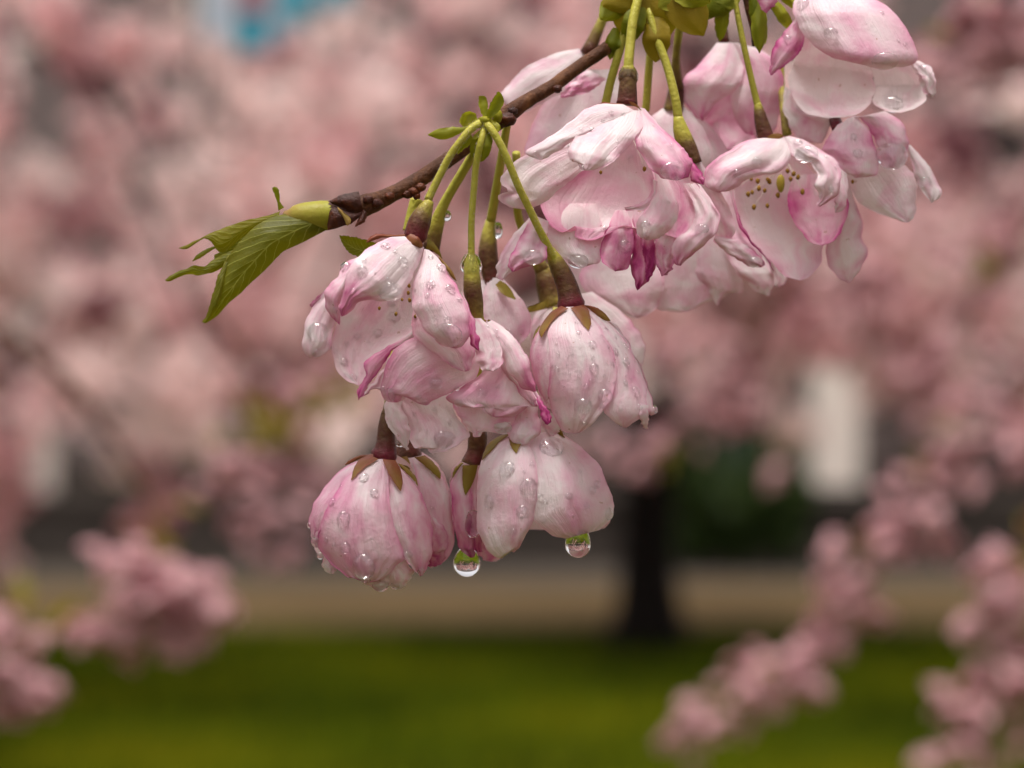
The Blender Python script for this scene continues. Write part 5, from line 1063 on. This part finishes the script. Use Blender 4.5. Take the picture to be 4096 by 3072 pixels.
def drop(s, r_px, h=0.55, asp=1.0):
    tgt = Vector(Wp(np.array(s), 0.0)); dr = (tgt - CAMP).normalized()
    loc, nor, idx, dist = TREE.ray_cast(CAMP, dr)
    if loc is None: return None
    if nor.dot(dr) > 0: nor = -nor
    nor = (nor * 0.8 - dr * 0.35).normalized()
    r = r_px * KP * dist / FOC * 1.08
    o = bpy.data.objects.new('water_drop', CAPM); COL.objects.link(o)
    z = nor; x = Vector((1, 0, 0)); x = (x - z * x.dot(z)).normalized(); y = z.cross(x)
    Mx = Matrix((x, y, z)).transposed().to_4x4()
    o.matrix_world = Matrix.Translation(loc + nor * r * 0.03) @ Mx @ Matrix.Diagonal((r, r * asp, r * h * 1.35, 1))
    return o
ORD = ['leftmost', 'second from left', 'third from left', 'fourth from left', 'fifth from left', 'sixth from left', 'seventh from left', 'eighth from left', 'ninth from left']
def drops(T, pts, where, group):
    """Place the drops and word each one's label by its size and its corner of the surface."""
    rec = []
    for p in pts:
        o = drop(T(p[:2]), p[2] / T.k, h=p[4] if len(p) > 4 else 0.5, asp=min(1.15, max(0.72, p[3])) if len(p) > 3 else 1.0)
        if o is not None: rec.append((o, p))
    if len(rec) == 1: tag(rec[0][0], where, 'drop', group); return
    rs = sorted(p[2] for _, p in rec); xm = np.median([p[0] for _, p in rec]); ym = np.median([p[1] for _, p in rec])
    cl = {}
    for o, p in rec:
        size = 'largest' if p[2] == rs[-1] else 'large' if p[2] > rs[int(len(rs) * .66)] else 'small' if p[2] > rs[len(rs) // 3] else 'tiny'
        zone = ('upper ' if p[1] < ym else 'lower ') + ('left' if p[0] < xm else 'right')
        cl.setdefault((size, zone), []).append((p[0], o))
    for (size, zone), l in cl.items():
        l.sort(key=lambda t: t[0])
        for i, (_, o) in enumerate(l):
            lab = f'{size} raindrop, {zone} on {where}' if len(l) == 1 else f'{size} raindrop, {zone} on {where}, {ORD[min(i, 8)]}'
            tag(o, lab, 'drop', group)
drops(ZA, [(1210, 380, 58, .8), (790, 485, 52, 1.15), (1055, 580, 28), (808, 378, 26), (1130, 272, 26, .8), (1030, 222, 50, .6), (985, 415, 12), (1085, 700, 130, .55, .25), (690, 690, 34, .8), (615, 450, 60, 1.1, .35), (415, 655, 16), (925, 510, 14), (1215, 515, 13),
           (1618, 452, 52, .9), (1510, 340, 30, .8), (1510, 625, 46), (1708, 672, 55, .85), (1475, 745, 26, 1.3), (1815, 790, 30, .8), (1868, 745, 42, 1.2, .5), (1385, 825, 15), (1605, 855, 26), (1475, 890, 18), (1370, 950, 18), (1400, 540, 15), (1560, 990, 26, .8), (1680, 985, 36, .7), (1935, 930, 34, 1.4, .5), (1345, 690, 18), (1690, 1160, 150, .8, .22)],
      'front petals of blossom nearest bud', 'drops on the blossom nearest the bud')
drops(ZA, [(320, 1130, 105, .95, .45), (310, 1345, 50, .85), (955, 1140, 44), (740, 1172, 36, .8), (620, 1250, 22, 1.3), (595, 1440, 42, .9), (685, 1605, 44, .85), (610, 1585, 24), (500, 1335, 26), (470, 1295, 18), (425, 1250, 16), (855, 1232, 18, .6), (1125, 970, 60, .9, .35), (1095, 830, 40, .8, .3), (210, 1095, 22), (500, 900, 30, 1.6), (790, 885, 15)],
      'pale inner petals of blossom nearest bud', 'drops inside the blossom nearest the bud')
drops(ZB, [(775, 745, 66, 1), (285, 870, 62, 1.15), (212, 805, 26), (590, 900, 34), (665, 945, 44, .45), (990, 800, 34, .5), (945, 525, 34), (700, 615, 16), (1205, 768, 38, .6), (1250, 845, 62, .7), (1425, 782, 32, .8), (1015, 955, 50, .6), (1290, 1030, 14), (1360, 1040, 14), (1410, 200, 20, 1.2), (1425, 260, 17, 1.3), (1320, 150, 12), (1555, 215, 26), (1500, 315, 10), (1790, 950, 16, 1.6), (760, 1015, 28, 1.1), (545, 1065, 20, 1.2), (970, 1110, 15), (922, 1160, 22, 1.3), (675, 1255, 14), (575, 1160, 9), (780, 1478, 60, .75), (1480, 1215, 90, .7, .3), (860, 1340, 120, .35, .15)],
      'ruffled middle blossom', 'drops on the ruffled middle blossom')
drops(ZC, [(780, 1225, 94, .9, .42), (1025, 1115, 78, 1.0, .4), (900, 805, 50, 1.05), (885, 548, 40, 1.1), (730, 865, 34, .85), (735, 415, 30, .85), (815, 1020, 30, 1.1), (490, 825, 31, 1.1), (865, 945, 22), (885, 690, 24, .8), (710, 310, 18, .8), (665, 650, 17, 1.2), (615, 672, 18, .9), (505, 655, 23, .8), (515, 968, 14), (560, 1005, 17), (470, 1155, 22, 1.5), (490, 1290, 20, 1.4), (630, 1185, 18, 1.2), (985, 1230, 32, .9), (530, 1370, 18, .8), (440, 780, 14, 1.3), (600, 775, 14), (580, 860, 12), (635, 870, 14), (618, 828, 10), (755, 980, 13), (1015, 890, 14), (1110, 765, 20, 1.2), (1120, 970, 15), (800, 1420, 34, .7), (695, 518, 8), (680, 573, 9), (655, 557, 8), (630, 520, 7), (990, 455, 14), (1010, 510, 11), (490, 530, 14), (845, 435, 10), (740, 488, 8), (600, 1055, 10), (550, 1070, 10), (775, 672, 9), (1058, 570, 18, 1.2), (845, 255, 10)],
      'front of egg-shaped blossom', 'drops on the front of the egg-shaped blossom')
drops(ZC, [(1135, 625, 34, 1.2), (1255, 740, 48, .95), (1360, 1062, 50, 1.0), (1250, 968, 30), (1250, 565, 38, .9), (1385, 855, 20, 1.2), (1040, 375, 22, .8), (1140, 470, 16, .8), (1310, 930, 15), (1200, 1272, 20), (1405, 1240, 42, 1.1), (1350, 742, 12), (1475, 1040, 22, .8), (1570, 1265, 40, 1.1), (1255, 890, 12), (1170, 570, 10), (1200, 1180, 8), (1465, 1105, 14, 1.3), (1455, 1180, 12), (1200, 520, 9), (1240, 1235, 8)],
      'side petals of egg-shaped blossom', 'drops on the side of the egg-shaped blossom')
drops(ZD, [(405, 985, 58, 1.1, .4), (415, 1225, 44, 1.1), (572, 645, 40, 1.0), (658, 772, 34, 1.3), (310, 845, 30, 1.2), (930, 1285, 42, .9), (325, 1200, 18), (638, 1155, 13, 1.2), (260, 1160, 18, 1.2), (430, 1400, 18), (500, 1195, 9), (1135, 900, 16), (830, 1540, 36, .9), (380, 715, 11), (135, 895, 20, 1.3), (120, 1040, 22, 1.3), (170, 1180, 38, 1.5, .5), (205, 1290, 30, 1.1, .8), (290, 1395, 50, .8), (710, 1540, 66, .5, .5), (1045, 1420, 34, .8), (310, 1010, 8), (710, 1305, 10), (765, 1180, 7), (765, 690, 18, .6)],
      'lowest left globe blossom', 'drops on the lowest left blossom')
drops(ZD, [(570, 1380, 92, 1.3, .45)], 'large wide drop at the foot of the lowest left blossom', None)
drops(ZD, [(585, 1485, 44, .75, .7)], 'bright bead under the large drop of the lowest left blossom', None)
drops(ZE, [(890, 655, 82, 1.0, .4), (680, 485, 82, .95, .3), (508, 800, 58, 1.2, .45), (915, 428, 32, .85), (842, 500, 19), (742, 1090, 30, 1.1), (725, 490, 18), (830, 900, 60, 1.0, .2)],
      'left petal of lowest right blossom', 'drops on the left petal of the lowest right blossom')
drops(ZE, [(1510, 688, 38, 1.05), (1552, 632, 36, 1.1), (1665, 915, 56, 1.05, .5), (1052, 795, 22), (1000, 745, 30, .9), (1385, 500, 23, .8), (1455, 838, 34, .95), (1035, 990, 22), (1125, 868, 16), (1110, 270, 110, 1.0, .25), (1578, 590, 18), (1325, 940, 14), (1280, 740, 40, .8, .2)],
      'right petal of lowest right blossom', 'drops on the right petal of the lowest right blossom')
drops(ZF, [(1010, 1115, 52, .9), (670, 1225, 72, .7, .5), (1165, 955, 36, .8), (1155, 1030, 18), (1580, 985, 48, .8), (860, 985, 28, .8), (335, 1195, 70, .8, .35), (955, 340, 10), (950, 382, 10), (1050, 460, 24), (360, 350, 9), (350, 425, 12), (450, 455, 14, .6), (700, 540, 24, .6), (540, 250, 18), (640, 165, 9), (850, 190, 14, .6), (910, 130, 20, .5), (1000, 140, 16, .5), (1370, 560, 90, .6, .22), (1225, 225, 12), (1360, 370, 14), (1425, 355, 16, 1.3), (1440, 400, 12), (770, 250, 22, .4), (690, 255, 16, .4), (605, 360, 18, 1.8), (590, 430, 12), (1210, 640, 14), (1330, 790, 14)],
      'largest open blossom', 'drops on the largest blossom')
drops(ZG, [(1055, 275, 92, .65, .4), (660, 330, 40, .7), (990, 180, 34), (500, 430, 34), (1255, 555, 24), (1170, 610, 18), (1300, 380, 22), (240, 880, 30), (640, 1140, 60, .5), (1190, 540, 16), (1220, 300, 20)],
      'blossom with many stamens', 'drops on the blossom with many stamens')
drops(ZH, [(1690, 1150, 110, .85, .45), (1440, 1130, 34), (1410, 1010, 26), (1930, 1340, 50, .5), (1700, 770, 70, .9, .3), (1035, 30, 44), (1240, 240, 52, .6), (1930, 520, 58, .6, .5), (1020, 805, 40, .9), (940, 665, 16), (1620, 95, 16), (1790, 330, 18), (1880, 440, 22, 1.3), (925, 290, 30), (1640, 450, 90, .5, .3), (1740, 300, 12)],
      'far right blossoms', 'drops on the far right blossoms')

# free-hanging drops
def pendant(T, c, rx, ry, neck_y, d, label):
    c = np.array(c, float); verts = []; faces = []; seg = 32
    prof = []
    for i in range(25):
        th = math.pi * i / 24                     # 0 bottom .. pi top
        z = -ry * math.cos(th); r = rx * math.sin(th) ** 0.9
        if th > math.pi / 2:
            f = (th - math.pi / 2) / (math.pi / 2)
            z = f * (c[1] - neck_y); r = rx * (1 - 0.5 * f ** 1.8) if f < 0.96 else rx * 0.2
        prof.append((r, z))
    ctr = Wp(T(c), d); k = KP * (FOC + d * 1e-3) / FOC / T.k
    for r, z in prof:
        for s in range(seg):
            a = 6.28318 * s / seg; verts.append(ctr + np.array([r * math.cos(a), r * 0.9 * math.sin(a), z]) * k)
    for i in range(24):
        for s in range(seg): faces.append((i * seg + s, i * seg + (s + 1) % seg, (i + 1) * seg + (s + 1) % seg, (i + 1) * seg + s))
    faces.append(tuple(range(seg))[::-1]); faces.append(tuple(24 * seg + s for s in range(seg)))
    o = mesh_obj('water_drop', verts, faces, M['water'], None, origin=tuple(ctr))
    return tag(o, label, 'drop')
pendant(ZE, (1370, 1215), 126, 130, 1010, 1.2, 'clear drop hanging from the lip of the wide lowest right blossom')
pendant(ZE, (286, 1402), 134, 128, 1250, 9.0, 'round drop hanging between the two lowest blossoms')
pendant(ZE, (345, 1040), 78, 110, 880, 6.6, 'long drop held against the narrow deep pink blossom')
pendant(V, (965, 466), 10, 12, 454, 11.5, 'tiny soft drop on the green stalk behind the blossom nearest the bud')
pendant(V, (1075, 498), 11, 18, 480, 21.5, 'soft drop on the stalk behind the middle calyxes')
pendant(ZA, (1935, 450), 118, 70, 300, 2.3, 'film of water wrapped round the middle green calyx')
pendant(V, (1357, 165), 22, 24, 142, 7.2, 'film of water wrapped round the calyx of the largest blossom')
pendant(ZB, (395, 1395), 38, 22, 1375, 5.0, 'small bead tucked by the dark red stalk')
